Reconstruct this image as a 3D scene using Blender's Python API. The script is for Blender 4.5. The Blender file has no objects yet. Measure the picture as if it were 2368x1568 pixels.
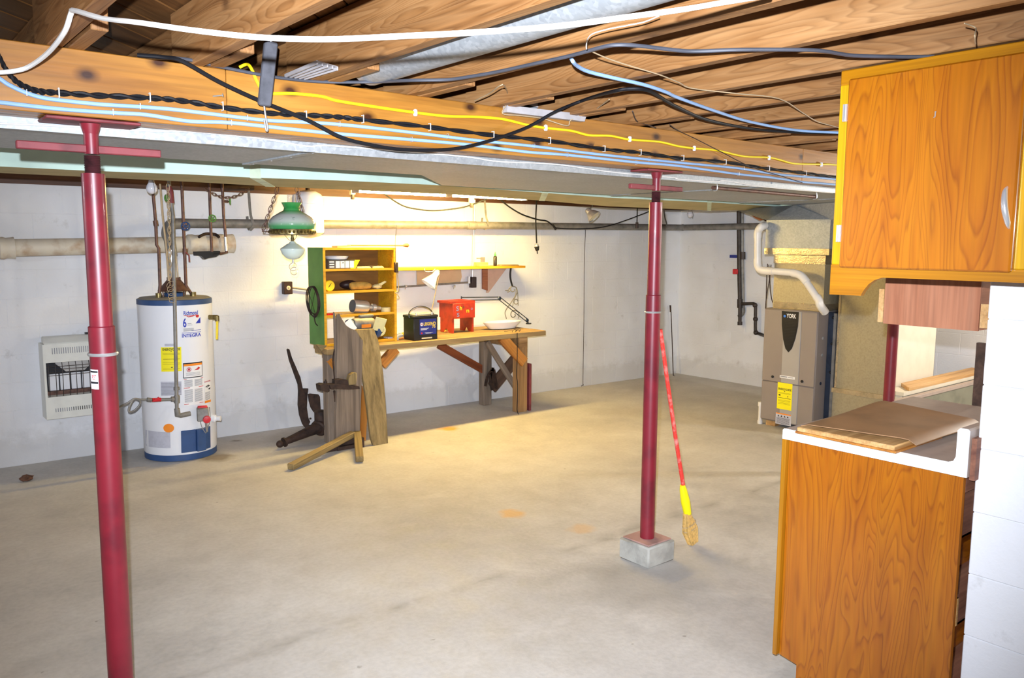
import bpy, bmesh, math, random
from mathutils import Vector as V, Matrix as Mx
import numpy as np
random.seed(7)
S = bpy.context.scene
COL = S.collection
R = math.radians

# ------------------------------------------------------------------ camera, world, lights, exposure
CAMH = 1.68
YAW, PIT, ROL, FPX = R(39.218), R(6.901), R(0.330), 1882.6
FW = V((math.sin(YAW)*math.cos(PIT), math.cos(YAW)*math.cos(PIT), -math.sin(PIT)))
_r0 = V((math.cos(YAW), -math.sin(YAW), 0)); _u0 = _r0.cross(FW)
RT = _r0*math.cos(ROL)+_u0*math.sin(ROL); UPV = -_r0*math.sin(ROL)+_u0*math.cos(ROL)
EYE = V((0, 0, CAMH))
cam = bpy.data.cameras.new('camera'); co = bpy.data.objects.new('camera', cam); COL.objects.link(co)
cam.sensor_width = 23.6; cam.lens = FPX/2368*23.6; cam.clip_start = .02
CM = Mx((( RT.x, UPV.x, -FW.x, 0), (RT.y, UPV.y, -FW.y, 0), (RT.z, UPV.z, -FW.z, CAMH), (0, 0, 0, 1)))
co.matrix_world = CM; S.camera = co

w = bpy.data.worlds.new('world'); S.world = w; w.use_nodes = True
w.node_tree.nodes['Background'].inputs[0].default_value = (.8, .85, 1, 1)
w.node_tree.nodes['Background'].inputs[1].default_value = .1
S.view_settings.view_transform = 'Standard'; S.view_settings.look = 'None'
S.view_settings.gamma = 1; S.view_settings.use_curve_mapping = False
S.view_settings.exposure = 0.08

def lamp(name, kind, loc, power, col, rad=.03, **k):
    l = bpy.data.lights.new(name, kind); l.energy = power; l.color = col
    if kind != 'AREA': l.shadow_soft_size = rad
    for a, b in k.items(): setattr(l, a, b)
    o = bpy.data.objects.new(name, l); COL.objects.link(o); o.location = loc
    return o
# the photographer's flash, just above and left of the lens, aimed with it, with a soft-edged beam
fl = lamp('camera_flash', 'SPOT', EYE+UPV*.10-RT*.035, 1230, (.9, .965, 1.1), .011, spot_size=R(88), spot_blend=1.0)
fl.matrix_world = Mx.Translation(fl.location) @ CM.to_3x3().to_4x4()
FILL = [((-1.6, 4.4, 1.95), 42, (.92, .97, 1.06)), ((-1.0, .3, 1.98), 28, (.95, .98, 1.04)), ((5.2, .3, 1.98), 60, (1, .96, .88)), ((7.2, 1.7, 1.98), 150, (1, .95, .85))]
TUBE_EMIT = 215.0

# ------------------------------------------------------------------ helpers
def U(px, py, ax, val):
    """point of the place on the plane x / y / z = val (or 'w': val metres in front of the back wall) seen at a photo pixel"""
    d = FW*FPX + RT*(px-1184) - UPV*(py-784)
    if ax == 'w':
        n = V((0.0273, 1, 0)); c = 6.893-val
        t = (c-n.dot(EYE))/n.dot(d)
    else:
        i = 'xyz'.index(ax); t = (val-EYE[i])/d[i]
    return EYE+d*t
def wally(x): return 6.893-.0273*x
R1 = lambda x, y: (x/2.959, y/2.959)
R2 = lambda x, y: (780+x/2.959, y/2.959)
R3 = lambda x, y: (1568+x/2.959, y/2.959)
R5 = lambda x, y: (600+x/3.383, 420+y/3.383)
R6 = lambda x, y: (600+x/3.383, 700+y/3.383)
def UL(f, pts, ax, val): return [U(*f(*p), ax, val) for p in pts]
PX = lambda x, y: (x, y)

WORLD = {}
def thing(name, label, cat, loc, group=None):
    o = bpy.data.objects.new(name, None); COL.objects.link(o)
    o.empty_display_size = .05; o.matrix_basis = Mx.Translation(V(loc)); WORLD[o] = Mx.Translation(V(loc))
    tag(o, label, cat, group); return o
def tag(o, label=None, cat=None, group=None, kind=None):
    for k, v in (('label', label), ('category', cat), ('group', group), ('kind', kind)):
        if v: o[k] = v
    return o
def place(o, M, parent=None):
    WORLD[o] = M
    if parent is not None:
        o.parent = parent; o.matrix_basis = WORLD[parent].inverted() @ M
    else: o.matrix_basis = M
    return o
def inst(src, M, parent=None, name=None):
    o = src.copy(); COL.objects.link(o)
    return place(o, M, parent)
def setmat(me, mat):
    if isinstance(mat, (list, tuple)):
        for m in mat: me.materials.append(m)
    else: me.materials.append(mat)
class B:
    def __init__(s): s.v = []; s.f = []; s.m = []; s.mi = 0
    def add(s, vs, fs):
        n = len(s.v); s.v += [V(v) for v in vs]; s.f += [[i+n for i in f] for f in fs]; s.m += [s.mi]*len(fs); return s
    def mat(s, i): s.mi = i; return s
    def hexa(s, p):
        return s.add(p, [(0, 3, 2, 1), (4, 5, 6, 7), (0, 1, 5, 4), (1, 2, 6, 5), (2, 3, 7, 6), (3, 0, 4, 7)])
    def box(s, x0, x1, y0, y1, z0, z1):
        x0, x1 = sorted((x0, x1)); y0, y1 = sorted((y0, y1)); z0, z1 = sorted((z0, z1))
        return s.hexa([(x0, y0, z0), (x1, y0, z0), (x1, y1, z0), (x0, y1, z0), (x0, y0, z1), (x1, y0, z1), (x1, y1, z1), (x0, y1, z1)])
    def bar(s, p0, p1, w, t, up=(0, 0, 1)):
        p0, p1 = V(p0), V(p1); d = (p1-p0).normalized(); sd = d.cross(V(up))
        if sd.length < 1e-4: sd = d.cross(V((1, 0, 0)))
        sd.normalize(); u = sd.cross(d); a = sd*w/2; b = u*t/2
        return s.hexa([p0-a-b, p0+a-b, p1+a-b, p1-a-b, p0-a+b, p0+a+b, p1+a+b, p1-a+b])
    def tube(s, pts, r, seg=8, caps=True, closed=False):
        pts = [V(p) for p in pts]; n = len(pts); rs = r if isinstance(r, (list, tuple)) else [r]*n
        ref = None; rings = []
        for i, p in enumerate(pts):
            a = pts[(i-1) % n] if (closed or i > 0) else p; b = pts[(i+1) % n] if (closed or i < n-1) else p
            t = (b-a)
            t = t.normalized() if t.length > 1e-9 else V((0, 0, 1))
            if ref is None:
                ref = V((0, 0, 1)).cross(t)
                if ref.length < .05: ref = V((1, 0, 0)).cross(t)
            ref = (ref-t*ref.dot(t))
            if ref.length < 1e-5: ref = t.orthogonal()
            ref.normalize(); q = t.cross(ref)
            rings.append([p+(ref*math.cos(2*math.pi*k/seg)+q*math.sin(2*math.pi*k/seg))*rs[i] for k in range(seg)])
        vs = [v for rg in rings for v in rg]; fs = []
        for i in range(n if closed else n-1):
            j = (i+1) % n
            for k in range(seg):
                l = (k+1) % seg
                fs.append((i*seg+k, i*seg+l, j*seg+l, j*seg+k))
        if caps and not closed:
            fs.append(tuple(reversed(range(seg)))); fs.append(tuple((n-1)*seg+k for k in range(seg)))
        return s.add(vs, fs)
    def cyl(s, p0, p1, r0, r1=None, seg=20): return s.tube([p0, p1], [r0, r0 if r1 is None else r1], seg)
    def lathe(s, prof, c, seg=28, axis=(0, 0, 1), cap=True):
        c = V(c); ax = V(axis).normalized(); a = ax.orthogonal().normalized(); b = ax.cross(a)
        vs = []; fs = []; n = len(prof)
        for r, z in prof:
            for k in range(seg):
                th = 2*math.pi*k/seg; vs.append(c+ax*z+(a*math.cos(th)+b*math.sin(th))*max(r, 1e-4))
        for i in range(n-1):
            for k in range(seg):
                l = (k+1) % seg; fs.append((i*seg+k, i*seg+l, (i+1)*seg+l, (i+1)*seg+k))
        if cap: fs.append(tuple(reversed(range(seg)))); fs.append(tuple((n-1)*seg+k for k in range(seg)))
        return s.add(vs, fs)
    def sphere(s, c, r, seg=14, rings=8, sq=(1, 1, 1)):
        c = V(c); vs = []; fs = []
        for i in range(rings+1):
            ph = math.pi*i/rings
            rr = max(math.sin(ph), 1e-3)
            for k in range(seg):
                th = 2*math.pi*k/seg
                vs.append(c+V((r*rr*math.cos(th)*sq[0], r*rr*math.sin(th)*sq[1], -r*math.cos(ph)*sq[2])))
        for i in range(rings):
            for k in range(seg):
                l = (k+1) % seg; fs.append((i*seg+k, i*seg+l, (i+1)*seg+l, (i+1)*seg+k))
        fs.append(tuple(reversed(range(seg)))); fs.append(tuple(rings*seg+k for k in range(seg)))
        return s.add(vs, fs)
    def prism(s, poly, off):
        off = V(off); n = len(poly); p = [V(q) for q in poly]
        return s.add(p+[q+off for q in p], [tuple(range(n)), tuple(reversed(range(n, 2*n)))]+[(i, i+n, (i+1) % n+n, (i+1) % n) for i in range(n)])
    def torus(s, c, Rr, r, axis=(0, 0, 1), seg=24, sr=6, sq=1.0):
        c = V(c); ax = V(axis).normalized(); a = ax.orthogonal().normalized(); b = ax.cross(a)
        return s.tube([c+a*math.cos(2*math.pi*k/seg)*Rr+b*math.sin(2*math.pi*k/seg)*Rr*sq for k in range(seg)], r, sr, closed=True)
    def build(s, name, mat, parent=None, M=None, bevel=0, smooth=True, fixn=True):
        me = bpy.data.meshes.new(name)
        if M is None:
            lo = V([min(v[i] for v in s.v) for i in range(3)]); hi = V([max(v[i] for v in s.v) for i in range(3)])
            M = Mx.Translation((lo+hi)/2)
        Mi = M.inverted()
        me.from_pydata([Mi @ v for v in s.v], [], s.f)
        setmat(me, mat)
        if any(s.m): me.polygons.foreach_set('material_index', s.m)
        if fixn or bevel:
            bm = bmesh.new(); bm.from_mesh(me)
            bmesh.ops.recalc_face_normals(bm, faces=bm.faces)
            if bevel: bmesh.ops.bevel(bm, geom=[e for e in bm.edges if e.is_manifold and e.calc_face_angle(0) > .5], offset=bevel, segments=1, affect='EDGES', clamp_overlap=True)
            bm.to_mesh(me); bm.free()
        if smooth:
            me.polygons.foreach_set('use_smooth', [True]*len(me.polygons)); me.set_sharp_from_angle(angle=R(38))
        o = bpy.data.objects.new(name, me); COL.objects.link(o)
        return place(o, M, parent)
def frame(p0, p1, up=(0, 0, 1)):
    p0, p1 = V(p0), V(p1); x = (p1-p0).normalized(); u = V(up)
    y = u.cross(x)
    if y.length < 1e-4: y = V((0, 1, 0)).cross(x)
    y.normalize(); z = x.cross(y)
    return Mx(((x.x, y.x, z.x, p0.x), (x.y, y.y, z.y, p0.y), (x.z, y.z, z.z, p0.z), (0, 0, 0, 1)))
def board(name, p0, p1, w, t, mat, parent=None, up=(0, 0, 1), bevel=.0025):
    """board whose local x runs along its length (grain follows it); w across (local y), t thick (local z, towards up)"""
    L = (V(p1)-V(p0)).length; M = frame(p0, p1, up)
    b = B(); b.box(0, L, -w/2, w/2, -t/2, t/2); b.v = [M @ v for v in b.v]
    return b.build(name, mat, parent, M=M, bevel=bevel, smooth=False)
def smoothpts(pts, n=5):
    pts = [V(p) for p in pts]; out = []
    for i in range(len(pts)-1):
        p0 = pts[max(i-1, 0)]; p1 = pts[i]; p2 = pts[i+1]; p3 = pts[min(i+2, len(pts)-1)]
        for k in range(n):
            t = k/n
            out.append(.5*((2*p1)+(p2-p0)*t+(2*p0-5*p1+4*p2-p3)*t*t+(3*p1-p0-3*p2+p3)*t**3))
    out.append(pts[-1]); return out
def chain(b, p0, p1, n, ln, wd, r, sag=0):
    p0, p1 = V(p0), V(p1)
    for i in range(n):
        t = (i+.5)/n; c = p0.lerp(p1, t)+V((0, 0, -sag*4*t*(1-t)))
        d = (p1-p0).normalized()+V((0, 0, -sag*4*(1-2*t)/max((p1-p0).length, .01))); d.normalize()
        sd = d.cross(V((.3, 1, .2))).normalized()
        if i % 2: sd = d.cross(sd)
        pts = []
        for k in range(10):
            a = 2*math.pi*k/10; pts.append(c+d*math.cos(a)*ln/2+sd*math.sin(a)*wd/2)
        b.tube(pts, r, 5, closed=True)
    return b
_tc = {}
def textgeo(s, size=1.0):
    if s not in _tc:
        cu = bpy.data.curves.new('t', 'FONT'); cu.body = s; cu.size = 1; cu.resolution_u = 3; cu.offset = .022
        ob = bpy.data.objects.new('t', cu); COL.objects.link(ob)
        dg = bpy.context.evaluated_depsgraph_get(); me = bpy.data.meshes.new_from_object(ob.evaluated_get(dg))
        vs = [(v.co.x, v.co.y) for v in me.vertices]; fs = [tuple(p.vertices) for p in me.polygons]
        bpy.data.objects.remove(ob); bpy.data.meshes.remove(me); bpy.data.curves.remove(cu)
        x0 = min(v[0] for v in vs); x1 = max(v[0] for v in vs); y0 = min(v[1] for v in vs); y1 = max(v[1] for v in vs)
        _tc[s] = ([((x-x0)/(x1-x0), (y-y0)/(y1-y0)) for x, y in vs], fs)
    return _tc[s]
def text_on(b, s, f):
    """letters filling the unit square mapped through f(u, v) -> point"""
    vs, fs = textgeo(s); return b.add([f(u, v) for u, v in vs], fs)
def quadmap(o, r, u):
    o, r, u = V(o), V(r), V(u); return lambda a, b: o+r*a+u*b
def rectf(b, f, u0, u1, v0, v1, n=1):
    vs = []; 
    for i in range(n+1):
        a = u0+(u1-u0)*i/n; vs += [f(a, v0), f(a, v1)]
    return b.add(vs, [(2*i, 2*i+2, 2*i+3, 2*i+1) for i in range(n)])

# ------------------------------------------------------------------ materials
def lin(c):
    if isinstance(c, str):
        c = [int(c[i:i+2], 16)/255 for i in (0, 2, 4)]
        c = [x/12.92 if x <= .04045 else ((x+.055)/1.055)**2.4 for x in c]
    return (*c[:3], 1)
class N:
    def __init__(s, name):
        s.m = bpy.data.materials.new(name); s.m.use_nodes = True; s.t = s.m.node_tree; s.b = s.t.nodes['Principled BSDF']
    def n(s, typ, ins={}, **props):
        nd = s.t.nodes.new('ShaderNode'+typ)
        for k, v in props.items(): setattr(nd, k, v)
        for k, v in ins.items():
            if isinstance(v, bpy.types.NodeSocket): s.t.links.new(v, nd.inputs[k])
            else: nd.inputs[k].default_value = v
        return nd
    def set(s, **k):
        for a, v in k.items():
            a = a.replace('_', ' ')
            if isinstance(v, bpy.types.NodeSocket): s.t.links.new(v, s.b.inputs[a])
            else: s.b.inputs[a].default_value = v
        return s
    def coord(s, scale=(1, 1, 1), rnd=True):
        tc = s.n('TexCoord'); oi = s.n('ObjectInfo')
        mul = s.n('Math', {0: oi.outputs['Random'], 1: 37.0 if rnd else 0}, operation='MULTIPLY')
        add = s.n('VectorMath', {0: tc.outputs['Object'], 1: mul.outputs[0]}, operation='ADD')
        s.rnd = oi.outputs['Random']
        return s.n('VectorMath', {0: add.outputs[0], 1: scale}, operation='MULTIPLY').outputs[0]
    def noise(s, vec, scale, detail=3, rough=.55, dist=0):
        return s.n('TexNoise', {'Vector': vec, 'Scale': scale, 'Detail': detail, 'Roughness': rough, 'Distortion': dist}).outputs[0]
    def ramp(s, fac, stops):
        r = s.n('ValToRGB', {'Fac': fac}); e = r.color_ramp.elements
        while len(e) < len(stops): e.new(.5)
        for q, (p, c) in zip(e, stops): q.position = p; q.color = lin(c) if not isinstance(c, (int, float)) else (c, c, c, 1)
        return r.outputs[0]
    def mix(s, fac, a, b, mode='MIX'):
        nd = s.n('MixRGB', {'Fac': fac}, blend_type=mode)
        for k, v in ((1, a), (2, b)):
            if isinstance(v, bpy.types.NodeSocket): s.t.links.new(v, nd.inputs[k])
            else: nd.inputs[k].default_value = lin(v)
        return nd.outputs[0]
    def bump(s, h, st, dist=.01):
        nd = s.n('Bump', {'Height': h, 'Strength': st, 'Distance': dist}); s.t.links.new(nd.outputs[0], s.b.inputs['Normal'])
def mat(name, col, rough=.5, metal=0, var=.12, scale=9, bump=0, coat=0, dark=None, emit=None, spec=.5):
    k = N(name); v = k.coord()
    n = k.noise(v, scale, 4)
    c = lin(col); d = lin(dark) if dark else tuple(x*(1-2*var) for x in c[:3])+(1,)
    c2 = tuple(min(1, x*(1+var)) for x in c[:3])+(1,)
    k.set(Base_Color=k.ramp(n, [(.3, d), (.52, c), (.75, c2)]), Roughness=rough, Metallic=metal, Coat_Weight=coat, Specular_IOR_Level=spec)
    if bump: k.bump(k.noise(v, scale*6, 3), bump, .004)
    if emit: k.set(Emission_Color=lin(emit[0]), Emission_Strength=emit[1])
    return k.m
def wood(name, dark, mid, light, rough=.55, grain=11, along=.9, knots=0, coat=0, figure=0, bump=.15, hue=.12, figc=None, gateat=.45):
    k = N(name); v = k.coord()
    st = k.n('VectorMath', {0: v, 1: (along, grain, grain)}, operation='MULTIPLY').outputs[0]
    n1 = k.noise(st, 1, 4, .6, .8)
    c = k.ramp(n1, [(.3, dark), (.5, mid), (.72, light)])
    f = k.noise(k.n('VectorMath', {0: v, 1: (along*3, grain*9, grain*9)}, operation='MULTIPLY').outputs[0], 1, 2, .6)
    c = k.mix(.38, c, k.ramp(f, [(.3, .35), (.6, 1.0)]), 'MULTIPLY')
    if figure:
        wv = k.n('TexNoise', {'Vector': k.n('VectorMath', {0: v, 1: (along*1.0, grain*.8, grain*.8)}, operation='MULTIPLY').outputs[0], 'Scale': 1.0, 'Detail': 2, 'Distortion': .35}).outputs[0]
        wv = k.n('Math', {0: wv, 1: 24.0}, operation='MULTIPLY').outputs[0]
        wv = k.n('Math', {0: wv}, operation='FRACT').outputs[0]
        c = k.mix(figure, c, k.ramp(wv, [(0, figc or dark), (.22, mid), (.85, light), (1, figc or dark)]))
    if knots:
        sx = k.n('SeparateXYZ', {0: v}); yz = k.n('Math', {0: sx.outputs[1], 1: sx.outputs[2]}, operation='ADD').outputs[0]
        cv = k.n('CombineXYZ', {0: k.n('Math', {0: sx.outputs[0], 1: 4.4}, operation='MULTIPLY').outputs[0], 1: k.n('Math', {0: yz, 1: 7.0}, operation='MULTIPLY').outputs[0]}).outputs[0]
        vo = k.n('TexVoronoi', {'Vector': cv, 'Scale': 1, 'Randomness': 1.0}, voronoi_dimensions='2D'); gate = k.ramp(k.n('SeparateXYZ', {0: vo.outputs['Color']}).outputs[0], [(gateat, 0.0), (gateat+.03, 1.0)]); vo = vo.outputs['Distance']
        kf = k.n('Math', {0: k.ramp(vo, [(.05, 1.0), (.11, .5), (.19, 0.0)]), 1: gate}, operation='MULTIPLY').outputs[0]
        c = k.mix(knots, c, k.mix(kf, '{0}'.format('ffffff'), '4a2208'), 'MULTIPLY')
    br = k.n('Math', {0: k.rnd, 1: hue*2, 2: 1-hue}, operation='MULTIPLY_ADD').outputs[0]
    c = k.mix(1.0, c, k.n('CombineXYZ', {0: br, 1: br, 2: br}).outputs[0], 'MULTIPLY')
    k.set(Base_Color=c, Roughness=rough, Coat_Weight=coat, Coat_Roughness=.12)
    if bump: k.bump(f, bump, .003)
    return k.m

M = {}
M['joist'] = wood('joist_wood', '6a4422', '96683a', 'b18657', knots=.6, gateat=.8, hue=.12, figure=.3, figc='5e3a18')
M['subfloor'] = wood('subfloor_wood', '5a3a1c', '7d5329', '97693a', hue=.15)
M['beam'] = wood('beam_pine', '8f5a1c', 'a26c26', 'b07b32', knots=.95, grain=7, rough=.42, hue=.06, coat=.12)
M['sill'] = wood('sill_wood', '3a2212', '553521', '6b4630')
M['oldwood'] = wood('weathered_board', '5f5246', '827262', '968574', rough=.8, grain=14, hue=.1, bump=.4)
M['tanwood'] = wood('tan_plank', '6e5c38', '957f52', 'ae9868', rough=.75, grain=16, hue=.08, bump=.4)
M['benchtop'] = wood('bench_top_wood', '6a563a', '957a4e', 'b09260', rough=.7, grain=10, hue=.08)
M['benchleg'] = wood('bench_leg_wood', '6a4a28', '9a7446', 'b58f60', rough=.7, grain=12, knots=.5)
M['orangewood'] = wood('orange_pine_brace', '8c5018', 'b87428', 'cf8e40', rough=.55, grain=9, knots=.7)
M['redbrown'] = wood('red_brown_board', '5e2a12', '7e3f1c', '96532a', rough=.6, grain=10)
M['darkwood'] = wood('dark_plank', '33231a', '4f382a', '63493a', rough=.7)
M['ply'] = wood('fir_plywood_varnished', '8a4605', '9f5907', 'ab670a', rough=.33, grain=9, along=1.1, figure=.4, figc='703406', coat=.35, hue=.04, bump=.05)
M['plyface'] = wood('cabinet_face_wood', '965d05', 'a56b08', 'ae760f', rough=.33, grain=16, along=.7, coat=.35, hue=.03, bump=.05)
M['plyyellow'] = wood('cabinet_edge_wood', 'b68306', 'c2920a', 'caa21c', rough=.35, grain=16, coat=.3, hue=.02, bump=.03)
M['rawply'] = wood('red_plywood', '8a5236', 'a06646', 'ae7656', rough=.7, grain=9, hue=.05)
M['pine'] = wood('pale_pine', 'a87a44', 'c49a62', 'd4ae7c', rough=.6, grain=14)
M['rawback'] = wood('drawer_wood', '6b4030', '83543f', '96684f', rough=.7, grain=10)
M['shelfyellow'] = wood('yellow_painted_wood', 'b88410', 'd29c14', 'dcaa22', rough=.5, grain=8, hue=.03)
M['shelfback'] = wood('brown_hardboard', '6a4516', '85591e', '96692c', rough=.7, grain=3, hue=.03)
M['green'] = mat('green_paint', '588c3a', .55, var=.12, scale=5)
M['redpost'] = mat('red_post_paint', '771a27', .4, var=.16, scale=7, dark='5c1622', coat=.1)
M['redplate'] = mat('dull_red_steel', '7a3236', .6, var=.2, scale=14)
M['dullplate'] = mat('dusty_red_plate', 'a8837a', .7, var=.15)
M['thread'] = mat('rusty_thread', '4a2226', .6, .4, var=.3, scale=30)
M['foam'] = mat('mint_foam_board', 'cfeadb', .75, var=.08, scale=4, bump=.15)
M['foamunder'] = mat('tan_foam_facing', 'b3a878', .7, var=.08, scale=6)
M['foamtape'] = mat('foam_joint_tape', 'cfe0c4', .5)
M['blackrubber'] = mat('black_cable', '121216', .6, spec=.25)
M['bluecable'] = mat('light_blue_cable', '8fb2dc', .5, var=.06)
M['yellowcable'] = mat('yellow_cable', 'f0d412', .5, var=.06)
M['greycable'] = mat('grey_cable', '43454d', .5)
M['whitecable'] = mat('white_cable', 'e4e2dc', .45, var=.03)
M['tanwire'] = mat('tan_wire', 'b09a78', .6)
M['steel'] = mat('bright_steel', 'c4c4c2', .32, .6, var=.1)
M['chrome'] = mat('chrome', 'e6e6e6', .2, .7, var=.03)
M['darkiron'] = mat('dark_rusty_iron', '3d2c24', .7, .3, var=.3, scale=22, bump=.3, dark='231a17')
M['blackpipe'] = mat('black_iron_pipe', '3c3430', .5, .4, var=.25, scale=16)
M['copper'] = mat('tarnished_copper', '66483c', .5, .35, var=.25, scale=25)
M['graypipe'] = mat('grey_pipe', '83807a', .5, .25, var=.18, scale=14)
M['castiron'] = mat('cream_painted_pipe', 'd2c8b4', .55, var=.1, scale=6, dark='a5825c')
M['creamflat'] = mat('flat_cream', 'd8d0bc', .6, var=.03)
M['pvc'] = mat('white_pvc', 'e0dcd4', .35, var=.04)
M['whitepaint'] = mat('white_enamel', 'e6e8ec', .25, var=.02, scale=3)
M['cream'] = mat('cream_enamel', 'd9dad2', .4, var=.04)
M['bluetrim'] = mat('blue_trim', '2b4a78', .45, var=.1)
M['topgrey'] = mat('dusty_grey_top', '8c8676', .7, var=.15)
M['yellowpaper'] = mat('yellow_paper', 'f2e40a', .6, var=.02)
M['paper'] = mat('white_paper', 'e6e6e6', .7, var=.03)
M['greypaper'] = mat('grey_printed_label', 'b9bac4', .7, var=.05, scale=40)
M['ink'] = mat('black_ink', '16161a', .7)
M['greyink'] = mat('grey_ink', '8b8d94', .7)
M['blueink'] = mat('blue_ink', '1d35b0', .6)
M['redink'] = mat('red_ink', 'c0252c', .6)
M['orange'] = mat('orange_sticker', 'ee8a1c', .6, var=.04)
M['redplastic'] = mat('red_plastic', 'c8202a', .35)
M['outlet'] = mat('dark_brown_outlet', '2e1c1c', .5)
M['ivory'] = mat('ivory_plastic', 'd8cfae', .45)
M['black'] = mat('black_plastic', '131316', .4)
M['dark'] = mat('dark_recess', '17171f', .6)
M['battblue'] = mat('battery_label_blue', '1c2a86', .4)
M['battyel'] = mat('battery_print_yellow', 'f2d21c', .5)
M['stool'] = mat('orange_red_paint', 'a42c08', .5, var=.1, scale=16, dark='842006')
M['stoolyel'] = mat('stool_yellow_paint', 'e8c420', .5)
M['stoolblue'] = mat('stool_blue_paint', '8a7ea8', .5)
M['stoolgreen'] = mat('stool_dark_paint', '4a4a28', .5)
M['straw'] = mat('broom_straw', 'd2ab62', .85, var=.18, scale=60, bump=.6)
M['broomred'] = mat('broom_handle_red', 'd23a30', .4, var=.2, scale=30, dark='d88a80')
M['broomyel'] = mat('broom_cap_yellow', 'efe60a', .4, var=.03)
M['furn'] = mat('furnace_taupe', '8c827b', .5, .1, var=.03, scale=4)
M['furnlight'] = mat('furnace_grey_panel', 'a29e99', .5, .1, var=.03, scale=4)
M['foil'] = mat('foil_duct_board', 'a89f86', .42, .5, var=.07, scale=70, bump=.3)
M['goldtape'] = mat('shiny_foil_tape', 'd0c2a6', .2, .85, var=.15, scale=14, bump=.5)
M['sheet'] = mat('brown_vinyl_sheet', '96704a', .45, var=.12, scale=6)
M['counter'] = mat('grey_laminate', 'a59488', .4, var=.05, scale=20)
M['counter_edge'] = mat('white_painted_edge', 'eef0ee', .45, var=.03, scale=60)
M['graymetal'] = mat('grey_green_panel', '7d7c6a', .55, var=.1)
M['smoke'] = mat('bulb_glass_off', 'd8d8de', .15, var=.02)
M['brass'] = mat('aged_brass', '8c7d52', .35, .9, var=.3, scale=50)
M['milk'] = mat('pale_green_milk_glass', 'd0ded6', .2, var=.04)
M['tape'] = mat('masking_tape', 'd8cf98', .6)
M['leather'] = mat('tan_cloth', 'ac8a40', .85, var=.2, scale=18)
M['pinkwood'] = mat('pinkish_plywood', 'c8a896', .7, var=.06)
M['tancleat'] = mat('tan_fibreboard', 'c4aa84', .7, var=.06)
M['rag'] = mat('white_rag', 'e4e0d8', .9, var=.06)
M['strap'] = mat('grey_foam_wrap', '4b4c52', .8, var=.15, scale=30)
M['scrap'] = mat('pale_plastic_channel', 'aaa6a6', .5)
M['bottle'] = mat('dark_brown_bottle', '2a2416', .3)
M['greencap'] = mat('green_cap', '3ab44a', .4)
M['spoon'] = mat('orange_brown_wood', 'b8703a', .5, var=.15)
M['concrete_block'] = mat('concrete_pier', 'a3a198', .9, var=.14, scale=12, bump=.5)
M['bluepost'] = mat('blue_grey_steel', '3a4456', .35, .6, var=.2)
M['debris'] = mat('brown_debris', '6b4a38', .9, var=.3, scale=40)
M['gold'] = mat('amber_plastic', 'd8b030', .35)
def galv():
    k = N('galvanised_steel'); v = k.coord()
    vo = k.n('TexVoronoi', {'Vector': v, 'Scale': 85.0}).outputs['Color']
    bw = k.n('RGBToBW', {0: vo}).outputs[0]
    c = k.ramp(bw, [(.2, 'a0a5a8'), (.5, 'a9aeb0'), (.8, 'b4b8ba')])
    n = k.noise(v, 3, 4)
    c = k.mix(.5, c, k.ramp(n, [(.3, .72), (.7, 1.0)]), 'MULTIPLY')
    k.set(Base_Color=c, Metallic=.45, Roughness=k.ramp(bw, [(.2, .47), (.8, .53)])); return k.m
M['galv'] = galv()
def greenglass():
    k = N('green_white_glass'); tc = k.n('TexCoord'); z = k.n('SeparateXYZ', {0: tc.outputs['Generated']}).outputs[2]
    c = k.ramp(z, [(.0, '2f8a4c'), (.12, '4b9a60'), (.3, 'b8c4bc'), (.52, 'bcc4c2'), (.68, '4f9c5e'), (.82, '2a8a40'), (1, '3c9a50')])
    n = k.noise(k.n('VectorMath', {0: tc.outputs['Object'], 1: (1, 1, 1.4)}, operation='MULTIPLY').outputs[0], 22, 2)
    msk = k.ramp(z, [(.3, 0.0), (.4, 1.0), (.55, 1.0), (.62, 0.0)])
    sp = k.ramp(n, [(.62, 0.0), (.68, .6)])
    c = k.mix(k.n('Math', {0: sp, 1: msk}, operation='MULTIPLY').outputs[0], c, '6b7a70')
    k.set(Base_Color=c, Roughness=.12, Coat_Weight=.4, Transmission_Weight=0.0); return k.m
M['greenglass'] = greenglass()
def glass():
    k = N('clear_glass'); k.set(Base_Color=(.95, .95, .95, 1), Roughness=.03, Transmission_Weight=.92, IOR=1.2); return k.m
M['glass'] = glass()
def wallpaint(name, base, warm, dirt):
    k = N(name); g = k.n('NewGeometry').outputs['Position']
    n = k.noise(g, 1.3, 4); n2 = k.noise(g, 9, 5, .65)
    c = k.ramp(n, [(.3, warm), (.6, base)])
    c = k.mix(k.ramp(n2, [(.63, 0.0), (.8, .5)]), c, dirt)
    z = k.n('SeparateXYZ', {0: g}).outputs[2]
    low = k.ramp(k.n('Math', {0: z, 1: k.n('Math', {0: n2, 1: .35}, operation='MULTIPLY').outputs[0]}, operation='SUBTRACT').outputs[0], [(.0, .32), (.1, 0.0)])
    c = k.mix(low, c, dirt)
    k.set(Base_Color=c, Roughness=.75)
    k.bump(k.n('Math', {0: k.noise(g, 60, 3), 1: k.noise(g, 7, 3)}, operation='ADD').outputs[0], .25, .006); return k.m
M['wall'] = wallpaint('white_block_paint', 'e0e2e6', 'd6d6d6', 'a7a49e')
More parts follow.
